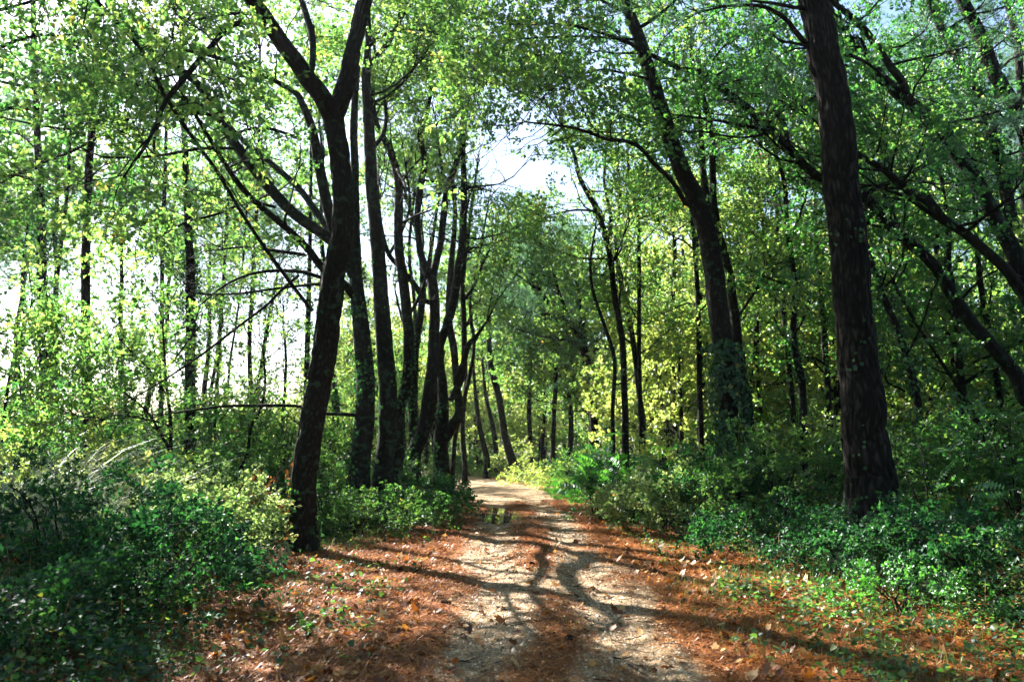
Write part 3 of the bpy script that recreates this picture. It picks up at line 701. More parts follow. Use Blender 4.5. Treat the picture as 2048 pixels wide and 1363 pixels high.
# low leafy plants growing through the litter
ac = Acc(); x, y = scatter(420, -3.6, 5.5, 4.8, 14, g); d = x-path_x(y); k = (np.abs(d) > 1.5) & (fbm(x*1.1, y*1.1) > .42); x, y = x[k], y[k]
x2, y2 = scatter(330, 2.3, 6.0, 4.7, 9.5, g); x = np.append(x, x2); y = np.append(y, y2)
cx = np.repeat(x, 14)+g.normal(0, .07, len(x)*14); cy2 = np.repeat(y, 14)+g.normal(0, .07, len(x)*14); n_ = len(cx)
ivy_leaves(ac, np.stack([cx, cy2, height(cx, cy2)+g.uniform(.02, .14, n_)], -1), np.array([0, 0, 1.])+g.normal(0, .4, (n_, 3)), g.normal(0, 1, (n_, 3))*[1, 1, .3], g.uniform(.03, .065, n_), g, g.uniform(0, 1, n_))
tag(ac.build('seedlings', M_BRAM), 'small green seedlings poking through the leaf litter', 'seedlings', kind='stuff')

# ------------------------------------------------------------------ shrubs
def shrub(name, u, v, Y, rx, h, label, cat='shrub', n=60, protos=None, mat=None, ry=None, seed=0, spray=.5, group=None, stems=7, orange=0):
    """a mound of arching stems carrying sprays; (u, v) is the photo pixel of its middle"""
    g = rs(seed+int(u)*3+int(Y*10)); protos = protos or BRAM; mat = mat or M_BRAM; ry = ry or rx
    c, _ = at(u, v, Y); gz = hz(c[0], c[1]); loc = np.array([c[0], c[1], gz]); h = max(h, .2)
    e = empty(name, loc, label, cat, group); sa = Acc(); T, D = [], []
    for i in range(n):
        a = g.uniform(0, 6.283); rr = math.sqrt(g.uniform(0, 1)); top = h*math.sqrt(max(0, 1-rr*rr*.85))*g.uniform(.8, 1.12)
        q = loc+np.array([rx*rr*math.cos(a), ry*rr*math.sin(a), top*g.uniform(.12, 1)**.55]); q[2] = max(q[2], hz(q[0], q[1])+.05)
        T.append(q); D.append([math.cos(a)*.8+g.normal(0, .5), math.sin(a)*.8+g.normal(0, .5), g.normal(.15, .35)])
    for i in range(stems):
        a = g.uniform(0, 6.283); rr = g.uniform(.3, .9); s = np.linspace(0, 1, 7)[:, None]
        tip = np.array([rx*rr*math.cos(a), ry*rr*math.sin(a), h*g.uniform(.55, .95)])
        P = loc+np.array([tip[0]*.15, tip[1]*.15, -.05])*(1-s)+tip*np.hstack([s**1.3, s**1.3, np.sin(s*math.pi*.5)])+g.normal(0, .02, (7, 3))
        tube(sa, P, np.linspace(.011, .004, 7)*(1+h*.25), 5, 0, cap=False)
    sa.build('stem', M_TWIG, e, smooth=True, loc=loc); ca = Acc()
    place_sprays(ca, protos, T, D, spray*g.uniform(.7, 1.3, n), g); ca.build('foliage', [mat, M_TWIG], e, loc=loc)
    return e
shrub('bramble_bush', 425, 1050, 11.4, .75, 1.25, 'sunlit bramble bush with orange leaves left of the big forked oak', n=170, mat=M_PALE, seed=1, ry=1.1, spray=.38)
shrub('bramble_bush', 370, 1090, 10.0, .8, .75, 'half sunlit bramble bush spreading in front of the shaded ivy mound', n=120, mat=M_PALE, seed=2, spray=.42)
shrub('ivy_mound', 120, 1080, 8.2, 1.5, 1.1, 'dark ivy mound in deep shade at the left front', n=190, mat=M_IVY, seed=3, spray=.42, cat='ivy')
shrub('ivy_mound', 290, 1180, 7.6, .8, .75, 'low dark ivy mound in shade beside the leaf litter', n=110, mat=M_IVY, seed=4, spray=.38, cat='ivy')
shrub('ivy_mound', 20, 1250, 5.9, .8, .6, 'dark ivy clump at the lower left corner', n=80, mat=M_IVY, seed=5, spray=.34, cat='ivy')
shrub('hazel_bush', 150, 940, 13.0, 1.3, 1.6, 'yellow green hazel bush catching sun behind the silver grass', n=120, mat=M_YEL, protos=OAK, seed=6, spray=.6)
shrub('dark_thicket', 30, 850, 17, 2.2, 2.9, 'dark bramble thicket at the left edge below the ivy covered pine', n=190, mat=M_DARK, protos=OAK, seed=7, spray=.7, cat='thicket')
shrub('leafy_thicket', 260, 900, 19, 2.6, 2.4, 'dark green thicket around the slim left pine', n=190, mat=M_DARK, protos=OAK, seed=8, spray=.7, cat='thicket')
shrub('leafy_thicket', 430, 900, 21, 2.2, 2.2, 'brownish green thicket between the slim trunks at left', n=170, mat=M_BRAM, seed=9, spray=.7, cat='thicket')
shrub('holly_bush', 565, 930, 19, 1.6, 2.6, 'grey green bush just left of the forked oak', n=150, mat=M_BRAM, protos=OAK, seed=10, spray=.65)
shrub('orange_leaved_shrub', 545, 945, 13.2, .4, 1.3, 'small shrub with orange autumn leaves against the forked oak', n=26, mat=M_DEAD, protos=OAK, seed=11, spray=.4)
shrub('sapling_bush', 650, 970, 14.6, .55, .9, 'pale leafy bush to the right of the forked oak base', n=40, mat=M_BRAM, seed=12, spray=.42)
shrub('bramble_bush', 720, 1010, 14.8, 1.0, .62, 'shaded bramble bush at the foot of the paired ivy trunks', n=120, seed=13, spray=.38)
shrub('round_leaved_bush', 790, 990, 15.8, .9, .75, 'shaded bush with round pale leaves beside the track', n=110, mat=M_BRAM, seed=14, spray=.4)
shrub('ivy_mound', 850, 975, 18.5, .9, .8, 'dark ivy mound under the many stemmed oak', n=110, mat=M_IVY, seed=15, spray=.45, cat='ivy')
shrub('ivy_mound', 890, 990, 20.5, .6, .5, 'small green ivy mound where the track narrows on the left', n=60, mat=M_IVY, seed=16, spray=.4, cat='ivy')
shrub('bramble_bush', 690, 930, 20, 1.6, 1.3, 'sunlit green bush behind the paired ivy trunks', n=120, seed=17, spray=.55)
shrub('fern_bush', 1255, 880, 16.8, 1.0, 1.7, 'feathery robinia bush with long leaflets right of the track', n=70, mat=M_FERN, protos=PINN, seed=20, spray=.62)
shrub('fern_bush', 1195, 905, 19.0, .8, 1.3, 'smaller feathery robinia bush nearer the track bend', n=45, mat=M_FERN, protos=PINN, seed=21, spray=.6)
shrub('bramble_bush', 1330, 1010, 15.0, 1.0, 1.0, 'sunlit bramble bush leaning out over the right verge', n=170, mat=M_PALE, seed=22, spray=.4)
shrub('ivy_mound', 1260, 960, 18.5, 1.2, 1.1, 'shaded ivy mound at the right edge of the track', n=140, mat=M_IVY, seed=23, spray=.45, cat='ivy')
shrub('ivy_mound', 1440, 980, 14.6, 1.0, 1.25, 'ivy mound wrapped around the foot of the leaning oak', n=160, mat=M_IVY, seed=24, spray=.42, cat='ivy')
shrub('bramble_bush', 1370, 900, 16.5, .8, 1.7, 'yellow green bush lit by sun left of the leaning oak', n=80, mat=M_YEL, seed=25, spray=.5)
shrub('bramble_bush', 1560, 960, 13.6, 1.1, 1.2, 'mixed green bush midway between the leaning oak and the big pine', n=140, seed=26, spray=.45)
shrub('ivy_mound', 1560, 1060, 11.5, 1.2, .6, 'low shaded ivy mound left of the big pine', n=150, mat=M_IVY, seed=27, spray=.38, cat='ivy')
shrub('ivy_mound', 1770, 1070, 9.8, 1.1, .5, 'ivy mound hiding the roots of the big pine', n=130, mat=M_IVY, seed=28, spray=.36, cat='ivy')
shrub('bramble_bush', 1900, 960, 13.5, 1.6, 1.7, 'green thicket of small leaves behind the big pine on the right', n=230, seed=29, spray=.45)
shrub('leafy_thicket', 2030, 900, 12.5, 1.2, 2.0, 'shaded thicket at the right edge of the picture', n=170, mat=M_DARK, protos=OAK, seed=30, spray=.5, cat='thicket')
shrub('ivy_mound', 1960, 1110, 8.6, 1.1, .7, 'shaded ivy mound at the right front edge', n=150, mat=M_IVY, seed=31, spray=.36, cat='ivy')
shrub('fern_bush', 1850, 900, 11.5, .55, 1.6, 'single tall robinia shoot with feathery leaves right of the big pine', n=9, mat=M_FERN, protos=PINN, seed=32, spray=.45, stems=2)
shrub('bramble_bush', 1800, 1150, 8.0, .6, .4, 'small light green plant clump at the edge of the right verge', n=50, mat=M_FERN, seed=33, spray=.3)
shrub('bramble_bush', 1640, 900, 17.5, 1.6, 2.0, 'broad leafy bush in the gap left of the big pine', n=140, mat=M_OAK, protos=OAK, seed=34, spray=.6)
shrub('bramble_bush', 1150, 955, 29, 1.3, .6, 'sunlit pale low bush on the right of the far bend', n=110, mat=M_YEL, seed=40, spray=.5)
shrub('bramble_bush', 1090, 950, 34, 1.6, .5, 'brightly lit low bush on the outer side of the bend', n=120, mat=M_YEL, seed=41, spray=.55)
shrub('yellow_bush', 1025, 900, 40, .8, 2.0, 'pale yellow bush standing alone at the bend of the track', n=60, mat=M_YEL, protos=OAK, seed=42, spray=.6)
shrub('bramble_bush', 950, 940, 43, 2.2, 1.2, 'shaded green bush across the track at the bend', n=120, mat=M_BRAM, seed=43, spray=.6)
shrub('bramble_bush', 1200, 920, 26, 1.4, 1.6, 'green bush on the right bank before the bend', n=120, mat=M_BRAM, seed=44, spray=.55)
# loose bramble leaves over the ivy
ac = Acc(); g = rs(23); cover(60000, -9.5, -2.6, 4.4, 17, .05, g, ac, near=True, patch=True); cover(60000, 2.4, 12, 4.4, 17, .05, g, ac, near=True, patch=True)
tag(ac.build('bramble_ground_cover', M_BRAM), 'lighter bramble leaves mixed through the dark ivy', 'ground cover', kind='stuff')
# dry stalks and dead twigs standing in the undergrowth and lying on the litter
ac = Acc(); g = rs(24)
for x0, x1, n_ in ((-9, -2.8, 900), (3, 11, 900)):
    x, y = scatter(n_, x0, x1, 4.8, 17, g); am, d = cover_amt(x, y); k = am > .6; blades(ac, x[k], y[k], np.full(k.sum(), .75), g, w=.003, bend=.9, k=6)
tag(ac.build('dry_stalks', M_DEAD), 'thin dry stalks arching out of the ivy', 'stalks', kind='stuff')
ac = Acc(); x, y = scatter(700, -4, 6, 4.7, 20, g)
for a_, b_ in zip(x, y):
    L = g.uniform(.06, .35); t = g.uniform(0, 6.28); q = np.linspace(-.5, .5, 4)[:, None]*L*np.array([[math.cos(t), math.sin(t), 0]])+np.array([a_, b_, 0])+g.normal(0, .008, (4, 3))
    q[:, 2] = height(q[:, 0], q[:, 1])+.01+g.uniform(0, .012, 4); tube(ac, q, np.linspace(.004, .002, 4)*g.uniform(.6, 1.5), 4, 0)
tag(ac.build('fallen_twigs', M_TWIG, smooth=True), 'small dead twigs lying in the litter', 'twigs', kind='stuff')
# arching silver grass
def tuft(u, v, Y, R, n, H, label):
    c, _ = at(u, v, Y); g = rs(int(u)); ac = Acc(); a = g.uniform(0, 6.28, n); r = R*np.sqrt(g.uniform(0, 1, n))
    x = c[0]+r*np.cos(a); y = c[1]+r*np.sin(a); blades(ac, x, y, np.full(n, H), g, w=.0045, bend=.95, k=7)
    o = ac.build('silver_grass_tuft', M_SILVER, loc=np.array([c[0], c[1], hz(c[0], c[1])])); tag(o, label, 'grass tuft', 'silver grass tufts')
tuft(60, 985, 9.3, .5, 420, 1.75, 'large silvery grass tuft arching over the ivy at far left')
tuft(215, 985, 9.6, .3, 190, 1.5, 'smaller silvery grass tuft right of the large one')
#@@TREES

# ------------------------------------------------------------------ traced trees, left of the track
LG = 'slim trunks against the bright sky at left'
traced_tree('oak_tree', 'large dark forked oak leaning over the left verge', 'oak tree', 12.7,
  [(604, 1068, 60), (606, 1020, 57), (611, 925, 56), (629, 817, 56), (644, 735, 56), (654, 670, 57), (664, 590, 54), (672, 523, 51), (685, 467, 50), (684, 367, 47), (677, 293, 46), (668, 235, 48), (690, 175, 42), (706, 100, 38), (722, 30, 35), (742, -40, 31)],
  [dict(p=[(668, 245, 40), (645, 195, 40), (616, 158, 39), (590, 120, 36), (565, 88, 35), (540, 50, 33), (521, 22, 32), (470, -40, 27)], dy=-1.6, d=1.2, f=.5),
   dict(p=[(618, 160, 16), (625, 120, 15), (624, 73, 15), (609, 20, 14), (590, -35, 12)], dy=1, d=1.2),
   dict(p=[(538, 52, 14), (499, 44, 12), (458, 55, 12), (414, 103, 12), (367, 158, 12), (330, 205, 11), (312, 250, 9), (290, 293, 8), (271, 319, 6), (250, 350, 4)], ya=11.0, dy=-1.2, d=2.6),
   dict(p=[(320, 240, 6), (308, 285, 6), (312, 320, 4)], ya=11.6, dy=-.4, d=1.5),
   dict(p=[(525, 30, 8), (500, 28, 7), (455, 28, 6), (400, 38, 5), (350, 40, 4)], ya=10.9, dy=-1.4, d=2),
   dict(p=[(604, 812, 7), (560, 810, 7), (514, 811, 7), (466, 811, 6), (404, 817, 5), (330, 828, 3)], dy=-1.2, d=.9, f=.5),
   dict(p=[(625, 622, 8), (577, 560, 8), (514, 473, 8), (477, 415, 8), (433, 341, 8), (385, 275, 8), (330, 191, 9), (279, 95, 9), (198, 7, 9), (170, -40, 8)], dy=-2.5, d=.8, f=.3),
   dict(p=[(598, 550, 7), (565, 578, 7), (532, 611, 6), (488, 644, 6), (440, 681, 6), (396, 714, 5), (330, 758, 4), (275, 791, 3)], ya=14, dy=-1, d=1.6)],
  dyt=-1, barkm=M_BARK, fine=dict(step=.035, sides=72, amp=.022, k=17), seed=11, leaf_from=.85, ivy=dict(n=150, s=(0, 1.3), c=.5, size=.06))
traced_tree('oak_tree', 'ivy speckled trunk behind the forked oak with limbs fanning out to the left', 'oak tree', 17.0,
  [(715, 975, 50), (722, 910, 46), (729, 840, 45), (731, 782, 42), (726, 702, 40), (719, 621, 35), (712, 552, 30), (710, 440, 22), (710, 330, 20), (707, 257, 18), (711, 180, 16), (716, 100, 14), (720, -30, 12)],
  [dict(p=[(712, 560, 26), (685, 505, 25), (653, 473, 24), (587, 426, 24), (532, 367, 23), (488, 312, 22), (455, 264, 20), (422, 205, 18), (385, 158, 17), (330, 121, 15), (279, 81, 14), (249, 48, 13), (220, 7, 12), (195, -35, 10)], dy=-2.6, d=2.2, f=.3),
   dict(p=[(700, 505, 16), (655, 455, 15), (605, 385, 14), (572, 352, 13), (525, 312, 12), (488, 282, 11), (450, 240, 9), (430, 180, 6)], dy=2.8, d=2.2, f=.3),
   dict(p=[(714, 600, 18), (680, 560, 18), (647, 538, 17), (616, 498, 16), (572, 455, 15), (514, 407, 13), (477, 367, 12), (440, 312, 10), (396, 238, 8), (365, 190, 6)], dy=-4.5, d=2.4, f=.3),
   dict(p=[(700, 520, 24), (672, 470, 24), (653, 403, 24), (638, 330, 23), (624, 257, 19), (602, 202, 15), (587, 183, 12), (525, 150, 10), (440, 117, 9), (367, 99, 8), (312, 77, 6)], dy=-2, d=2.4, f=.45),
   dict(p=[(433, 227, 10), (367, 194, 10), (312, 180, 10), (257, 165, 9), (213, 169, 9), (147, 176, 8), (73, 176, 7), (0, 163, 6), (-40, 155, 5)], ya=14.2, dy=-2, d=2.0),
   dict(p=[(433, 231, 9), (385, 226, 9), (323, 233, 8), (257, 235, 8), (205, 238, 7), (147, 257, 6), (92, 253, 5), (18, 238, 4)], ya=14.3, dy=-1, d=2.0),
   dict(p=[(257, 238, 7), (202, 271, 6), (147, 301, 6), (92, 323, 5), (37, 348, 4), (-10, 372, 3)], ya=13.8, dy=-1, d=2.0),
   dict(p=[(602, 279, 7), (550, 260, 7), (506, 257, 6), (450, 275, 5), (420, 300, 4)], ya=15, dy=-2, d=2.0),
   dict(p=[(470, 297, 7), (403, 297, 7), (312, 312, 6), (220, 315, 5), (180, 305, 4)], ya=14, dy=-1.5, d=2.0),
   dict(p=[(550, 414, 7), (495, 403, 7), (440, 426, 6), (367, 447, 5), (312, 477, 4)], ya=15.5, dy=-2, d=2.0),
   dict(p=[(646, 556, 9), (594, 542, 8), (514, 545, 7), (450, 570, 5), (400, 610, 3)], ya=16.4, dy=-2, d=2.0),
   dict(p=[(642, 567, 7), (550, 577, 6), (477, 587, 5), (403, 589, 3)], ya=16.4, dy=-2.5, d=2.0),
   dict(p=[(609, 509, 8), (550, 501, 7), (488, 494, 5), (430, 500, 4)], ya=16, dy=-2.5, d=2.0),
   dict(p=[(728, 832, 9), (690, 828, 8), (651, 827, 7), (630, 826, 6)], dy=-.6, d=0)],
  barkm=M_BARKL, seed=12, leaf_from=.75, dens=1.0, fine=dict(step=.06, sides=32, amp=.012, k=15), ivy=dict(n=900, s=(0, 5.5), c=.5, size=.07))
traced_tree('oak_tree', 'straight lichen spotted oak just right of the ivy speckled trunk', 'oak tree', 17.6,
  [(764, 968, 46), (770, 900, 42), (776, 863, 42), (775, 762, 40), (768, 681, 38), (760, 581, 34), (756, 500, 32), (750, 440, 30), (741, 330, 28), (736, 220, 24), (732, 147, 20), (737, 80, 14), (735, -30, 10)],
  [dict(p=[(736, 90, 7), (790, 60, 6), (850, 62, 5), (910, 85, 4), (950, 120, 3)], dy=-2, d=3), dict(p=[(738, 210, 7), (790, 180, 6), (840, 120, 5), (900, 40, 4)], dy=-1, d=3),
   dict(p=[(735, 135, 12), (748, 118, 12), (765, 100, 11), (780, 82, 10), (794, 55, 9), (806, 32, 7), (824, 7, 6), (840, -30, 5)], dy=1, d=1.4, f=.4),
   dict(p=[(794, 55, 7), (800, 20, 6), (802, -25, 5)], ya=18, dy=.5, d=1.2),
   dict(p=[(742, 300, 12), (765, 270, 10), (772, 230, 8), (768, 170, 6), (790, 110, 4)], dy=1.5, d=1.5)],
  barkm=M_BARKL, seed=13, leaf_from=.62, dens=1.8, blen=1.7, fine=dict(step=.06, sides=32, amp=.012, k=15), ivy=dict(n=60, s=(0, 6), c=.5, size=.09))
traced_tree('oak_tree', 'slender wavy oak with ivy foot right of the lichen spotted one', 'oak tree', 19.5,
  [(792, 955, 34), (794, 880, 32), (797, 823, 24), (812, 774, 23), (818, 702, 23), (813, 621, 23), (804, 540, 22), (797, 491, 20), (798, 403, 19), (794, 348, 17), (776, 293, 15), (752, 246, 13), (745, 190, 11), (750, 120, 8), (745, 60, 6)],
  [dict(p=[(812, 640, 8), (835, 600, 7), (850, 560, 6), (860, 500, 5)], d=1.2), dict(p=[(790, 330, 9), (815, 380, 4)], d=.5)],
  barkm=M_BARK, seed=14, leaf_from=.45, dens=1.9, blen=1.7, ivy=dict(n=500, s=(0, 4), c=.4))
traced_tree('oak_tree', 'leaning oak that splits into two wavy stems above the left bank', 'oak tree', 21,
  [(822, 935, 34), (832, 895, 32), (848, 855, 30), (858, 782, 27), (867, 702, 25), (869, 621, 23), (864, 560, 22), (850, 532, 18), (840, 500, 15), (835, 440, 14), (842, 367, 14), (849, 323, 13), (840, 271, 13), (851, 235, 11), (862, 176, 9), (853, 136, 7), (860, 80, 5)],
  [dict(p=[(864, 560, 17), (873, 520, 16), (882, 480, 15), (893, 385, 15), (912, 330, 13), (923, 257, 11), (923, 213, 8), (915, 160, 5)], dy=1, d=1.1, f=.4),
   dict(p=[(852, 610, 12), (832, 573, 12), (800, 535, 11), (776, 505, 10), (762, 450, 8), (758, 403, 6)], dy=-1, d=1),
   dict(p=[(893, 400, 8), (885, 350, 6), (878, 300, 5), (870, 230, 4)], ya=21.8, dy=1, d=1.2),
   dict(p=[(776, 512, 8), (800, 470, 7), (820, 410, 6), (812, 340, 5)], ya=20.5, dy=1, d=1.2)],
  barkm=M_BARK, seed=15, leaf_from=.5, dens=1.9, blen=1.7, ivy=dict(n=250, s=(0, 2.5), c=.5))
traced_tree('oak_tree', 'many stemmed oak with curved boughs at the narrowing of the track', 'oak tree', 23,
  [(886, 965, 32), (884, 920, 31), (882, 883, 32), (884, 843, 30), (886, 782, 22), (878, 702, 20), (893, 653, 20), (907, 601, 20), (916, 540, 18), (925, 480, 17), (928, 367, 14), (926, 312, 11), (930, 250, 8), (940, 190, 5)],
  [dict(p=[(888, 880, 24), (905, 851, 23), (919, 823, 20), (914, 762, 16), (927, 726, 13), (937, 690, 12), (955, 669, 8), (975, 640, 5)], dy=-1, d=.9, f=.5),
   dict(p=[(914, 780, 14), (908, 700, 16), (898, 640, 15), (900, 560, 14), (905, 500, 12), (910, 430, 10), (905, 350, 7)], ya=22.5, dy=1.5, d=1),
   dict(p=[(900, 800, 16), (926, 745, 14), (928, 650, 12), (925, 560, 11), (935, 480, 9), (945, 400, 7), (955, 330, 4)], ya=23.5, dy=1.5, d=1),
   dict(p=[(928, 600, 8), (948, 570, 7), (968, 520, 6), (985, 490, 4)], ya=23.5, dy=.5, d=1.2),
   dict(p=[(873, 880, 22), (862, 830, 20), (870, 760, 18), (885, 700, 15)], ya=23.2, dy=.4, d=0)],
  barkm=M_BARK, seed=16, leaf_from=.5, dens=1.9, blen=1.7, ivy=dict(n=300, s=(0, 3), c=.5))
traced_tree('oak_tree', 'ivy clad stem half hidden behind the wavy oak', 'oak tree', 25,
  [(830, 915, 26), (828, 863, 24), (826, 782, 22), (830, 700, 18), (842, 620, 16), (846, 560, 14), (838, 480, 11), (815, 400, 8)], [dict(p=[(830, 700, 8), (805, 640, 6), (790, 580, 4)], d=1.2)],
  seed=17, leaf_from=.5, dens=1.6, ivy=dict(n=700, s=(0, 6), c=.35, spread=.12))
traced_tree('pine_tree', 'slim dark pine standing alone at far left', 'pine tree', 17,
  [(178, 900, 22), (176, 817, 21), (172, 707, 20), (171, 597, 19), (173, 450, 18), (176, 367, 17), (187, 220, 14), (190, 147, 13), (192, 73, 11), (195, -20, 10)],
  [dict(p=[(187, 240, 5), (150, 200, 4), (100, 170, 3), (40, 150, 2)], d=1), dict(p=[(176, 360, 4), (210, 330, 3), (260, 320, 2)], d=1)],
  barkm=M_PBARK, leafm=M_PINE, protos=PINE, seed=20, leaf_from=.85, group=None)
traced_tree('pine_tree', 'ivy covered pine at the left edge', 'pine tree', 22,
  [(93, 860, 26), (92, 762, 24), (86, 650, 22), (84, 597, 20), (82, 450, 18), (80, 380, 16), (74, 257, 14), (70, 150, 12), (66, -20, 10)],
  [dict(p=[(75, 300, 5), (40, 270, 4), (0, 262, 3)], d=1.2)], barkm=M_PBARK, leafm=M_PINE, protos=PINE, seed=21, leaf_from=.8, ivy=dict(n=2600, s=(0, 9), c=.3, spread=.38, size=.09))
traced_tree('pine_tree', 'thin pine leaning right beside the ivy covered pine', 'pine tree', 26,
  [(100, 850, 11), (104, 640, 10), (110, 590, 9), (121, 500, 9), (127, 450, 8), (135, 380, 7), (142, 250, 6), (150, 100, 5)], barkm=M_PBARK, leafm=M_PINE, protos=PINE, seed=22, leaf_from=.8)
def slim(pts, Y, label, **k):
    k.setdefault('leaf_from', .8); k.setdefault('dens', 1.0)
    return traced_tree('slim_tree', label, 'slim tree', Y, pts, barkm=k.pop('barkm', M_PBARK), seed=int(pts[0][0]), group=LG, **k)
slim([(240, 850, 10), (240, 760, 9), (243, 560, 8), (242, 450, 7), (238, 330, 6), (235, 150, 5)], 34, 'faint grey trunk right of the slim dark pine')
slim([(322, 870, 12), (323, 707, 10), (325, 505, 9), (330, 350, 8), (335, 150, 6)], 30, 'grey trunk rising through the young oak leaves at left', ivy=dict(n=500, s=(1, 6), c=.4, spread=.15))
slim([(378, 965, 26), (380, 870, 24), (380, 817, 24), (381, 700, 22), (381, 560, 20), (376, 450, 16), (370, 300, 13), (365, 150, 10), (360, -20, 8)], 19, 'thick ivy wrapped trunk in the middle of the left woods', ivy=dict(n=1900, s=(0, 8), c=.35, spread=.2))
slim([(420, 860, 9), (422, 780, 8), (435, 707, 8), (446, 578, 8), (451, 500, 7), (456, 380, 6), (460, 250, 5)], 30, 'thin grey trunk tilted right, left one of a tilted pair')
slim([(452, 860, 6), (458, 743, 6), (470, 660, 5), (480, 589, 5), (488, 500, 5), (496, 380, 4)], 34, 'thinnest grey trunk tilted right, right one of a tilted pair')
slim([(512, 900, 10), (503, 800, 10), (499, 688, 10), (504, 600, 10), (508, 516, 10), (513, 420, 8), (518, 280, 7), (520, 100, 5)], 28, 'upright pale trunk under the fanning oak limbs')
slim([(495, 920, 10), (508, 820, 9), (521, 743, 9), (532, 670, 9), (545, 600, 7), (556, 540, 5)], 24, 'slanting ivy hung trunk just left of the forked oak', ivy=dict(n=500, s=(0, 5), c=.3, spread=.14))
slim([(611, 850, 13), (613, 743, 12), (616, 640, 12), (618, 578, 11), (620, 500, 9), (622, 330, 7), (622, 150, 6)], 27, 'upright trunk showing left of the forked oak bole')
slim([(430, 930, 6), (431, 820, 5), (438, 700, 4), (445, 640, 3)], 20, 'thin bare sapling right of the thick ivy wrapped trunk', leaf_from=.5)
slim([(476, 950, 8), (495, 901, 8), (502, 853, 7), (521, 817, 7), (530, 770, 5), (528, 720, 4)], 16.5, 'crooked sapling with a curved foot', barkm=M_BARK, leaf_from=.5)
slim([(345, 965, 10), (342, 900, 9), (341, 840, 8), (334, 780, 7), (330, 720, 5), (325, 650, 4)], 15.5, 'young oak with wide leafy sprays in front of the ivy wrapped trunk', barkm=M_BARK, leaf_from=.3, dens=1.7, blen=1.2,
     limbs=[dict(p=[(334, 790, 5), (300, 740, 4), (260, 700, 3), (225, 660, 2)], dy=-1, d=2.6), dict(p=[(332, 740, 5), (370, 690, 4), (400, 650, 3)], dy=1, d=2.6), dict(p=[(340, 850, 5), (300, 840, 4), (230, 830, 3), (190, 850, 2)], dy=-1.5, d=2.4)])
slim([(363, 960, 9), (340, 900, 8), (322, 870, 7), (300, 830, 5), (270, 800, 4)], 15.2, 'bent sapling crossing the foot of the young oak', barkm=M_BARK, leaf_from=.4, dens=2)
slim([(262, 900, 8), (250, 800, 7), (245, 720, 5), (238, 640, 4), (245, 560, 3)], 20, 'leafy young oak right of the slim dark pine', barkm=M_BARK, leaf_from=.3, dens=1.8, blen=1.3)
slim([(5, 890, 8), (12, 800, 7), (25, 730, 6), (45, 670, 4), (62, 610, 3)], 13.5, 'dark many branched sapling at the left edge', barkm=M_BARK, leaf_from=.4, dens=2.5,
     limbs=[dict(p=[(12, 800, 5), (45, 770, 4), (75, 720, 3), (95, 650, 2)], d=1.6), dict(p=[(10, 830, 4), (40, 800, 3), (70, 750, 2)], d=1.6)])
slim([(560, 900, 8), (568, 800, 7), (572, 720, 6), (566, 640, 4)], 22, 'leafy young oak close behind the left side of the forked oak', barkm=M_BARK, leaf_from=.3, dens=2.6)

traced_tree('oak_tree', 'oak outside the left edge whose dark leafy boughs hang into the upper left corner', 'oak tree', 11.5,
  [(-420, 900, 50), (-400, 700, 46), (-360, 500, 40), (-300, 380, 34), (-250, 250, 26), (-200, 100, 18)],
  [dict(p=[(-300, 380, 14), (-150, 290, 12), (-40, 235, 9), (30, 215, 7), (100, 222, 4)], dy=.8, d=3), dict(p=[(-270, 300, 14), (-120, 160, 11), (0, 95, 8), (90, 70, 6), (170, 90, 4)], dy=.6, d=3),
   dict(p=[(-240, 220, 12), (-100, 60, 9), (40, 10, 7), (150, -20, 5)], dy=1, d=2.8), dict(p=[(-320, 420, 12), (-160, 400, 9), (-40, 360, 6), (30, 350, 4)], dy=1, d=3.5)],
  leafm=M_DARK, seed=41, leaf_from=.6)

# ------------------------------------------------------------------ traced trees, right of the track
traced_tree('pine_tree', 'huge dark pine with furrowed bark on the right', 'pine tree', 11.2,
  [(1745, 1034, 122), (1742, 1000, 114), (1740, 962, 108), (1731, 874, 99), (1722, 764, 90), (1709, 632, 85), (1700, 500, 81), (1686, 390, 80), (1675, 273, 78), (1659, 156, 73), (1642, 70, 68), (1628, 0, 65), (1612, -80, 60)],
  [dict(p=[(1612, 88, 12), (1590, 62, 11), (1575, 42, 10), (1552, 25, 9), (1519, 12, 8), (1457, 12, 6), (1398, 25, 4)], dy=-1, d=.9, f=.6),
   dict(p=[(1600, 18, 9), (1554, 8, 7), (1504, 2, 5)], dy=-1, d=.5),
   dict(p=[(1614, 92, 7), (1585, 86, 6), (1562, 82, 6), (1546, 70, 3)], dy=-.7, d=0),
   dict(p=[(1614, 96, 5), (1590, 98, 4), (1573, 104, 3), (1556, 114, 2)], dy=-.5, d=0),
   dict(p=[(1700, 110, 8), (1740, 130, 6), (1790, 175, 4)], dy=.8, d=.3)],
  barkm=M_PBARK, leafm=M_PINE, protos=PINE, fine=dict(step=.026, sides=150, amp=.034, k=11), seed=31, leaf_from=.93, dens=2.0, ivy=dict(n=220, s=(0, 6.0), c=.62, size=.06, spread=.1))
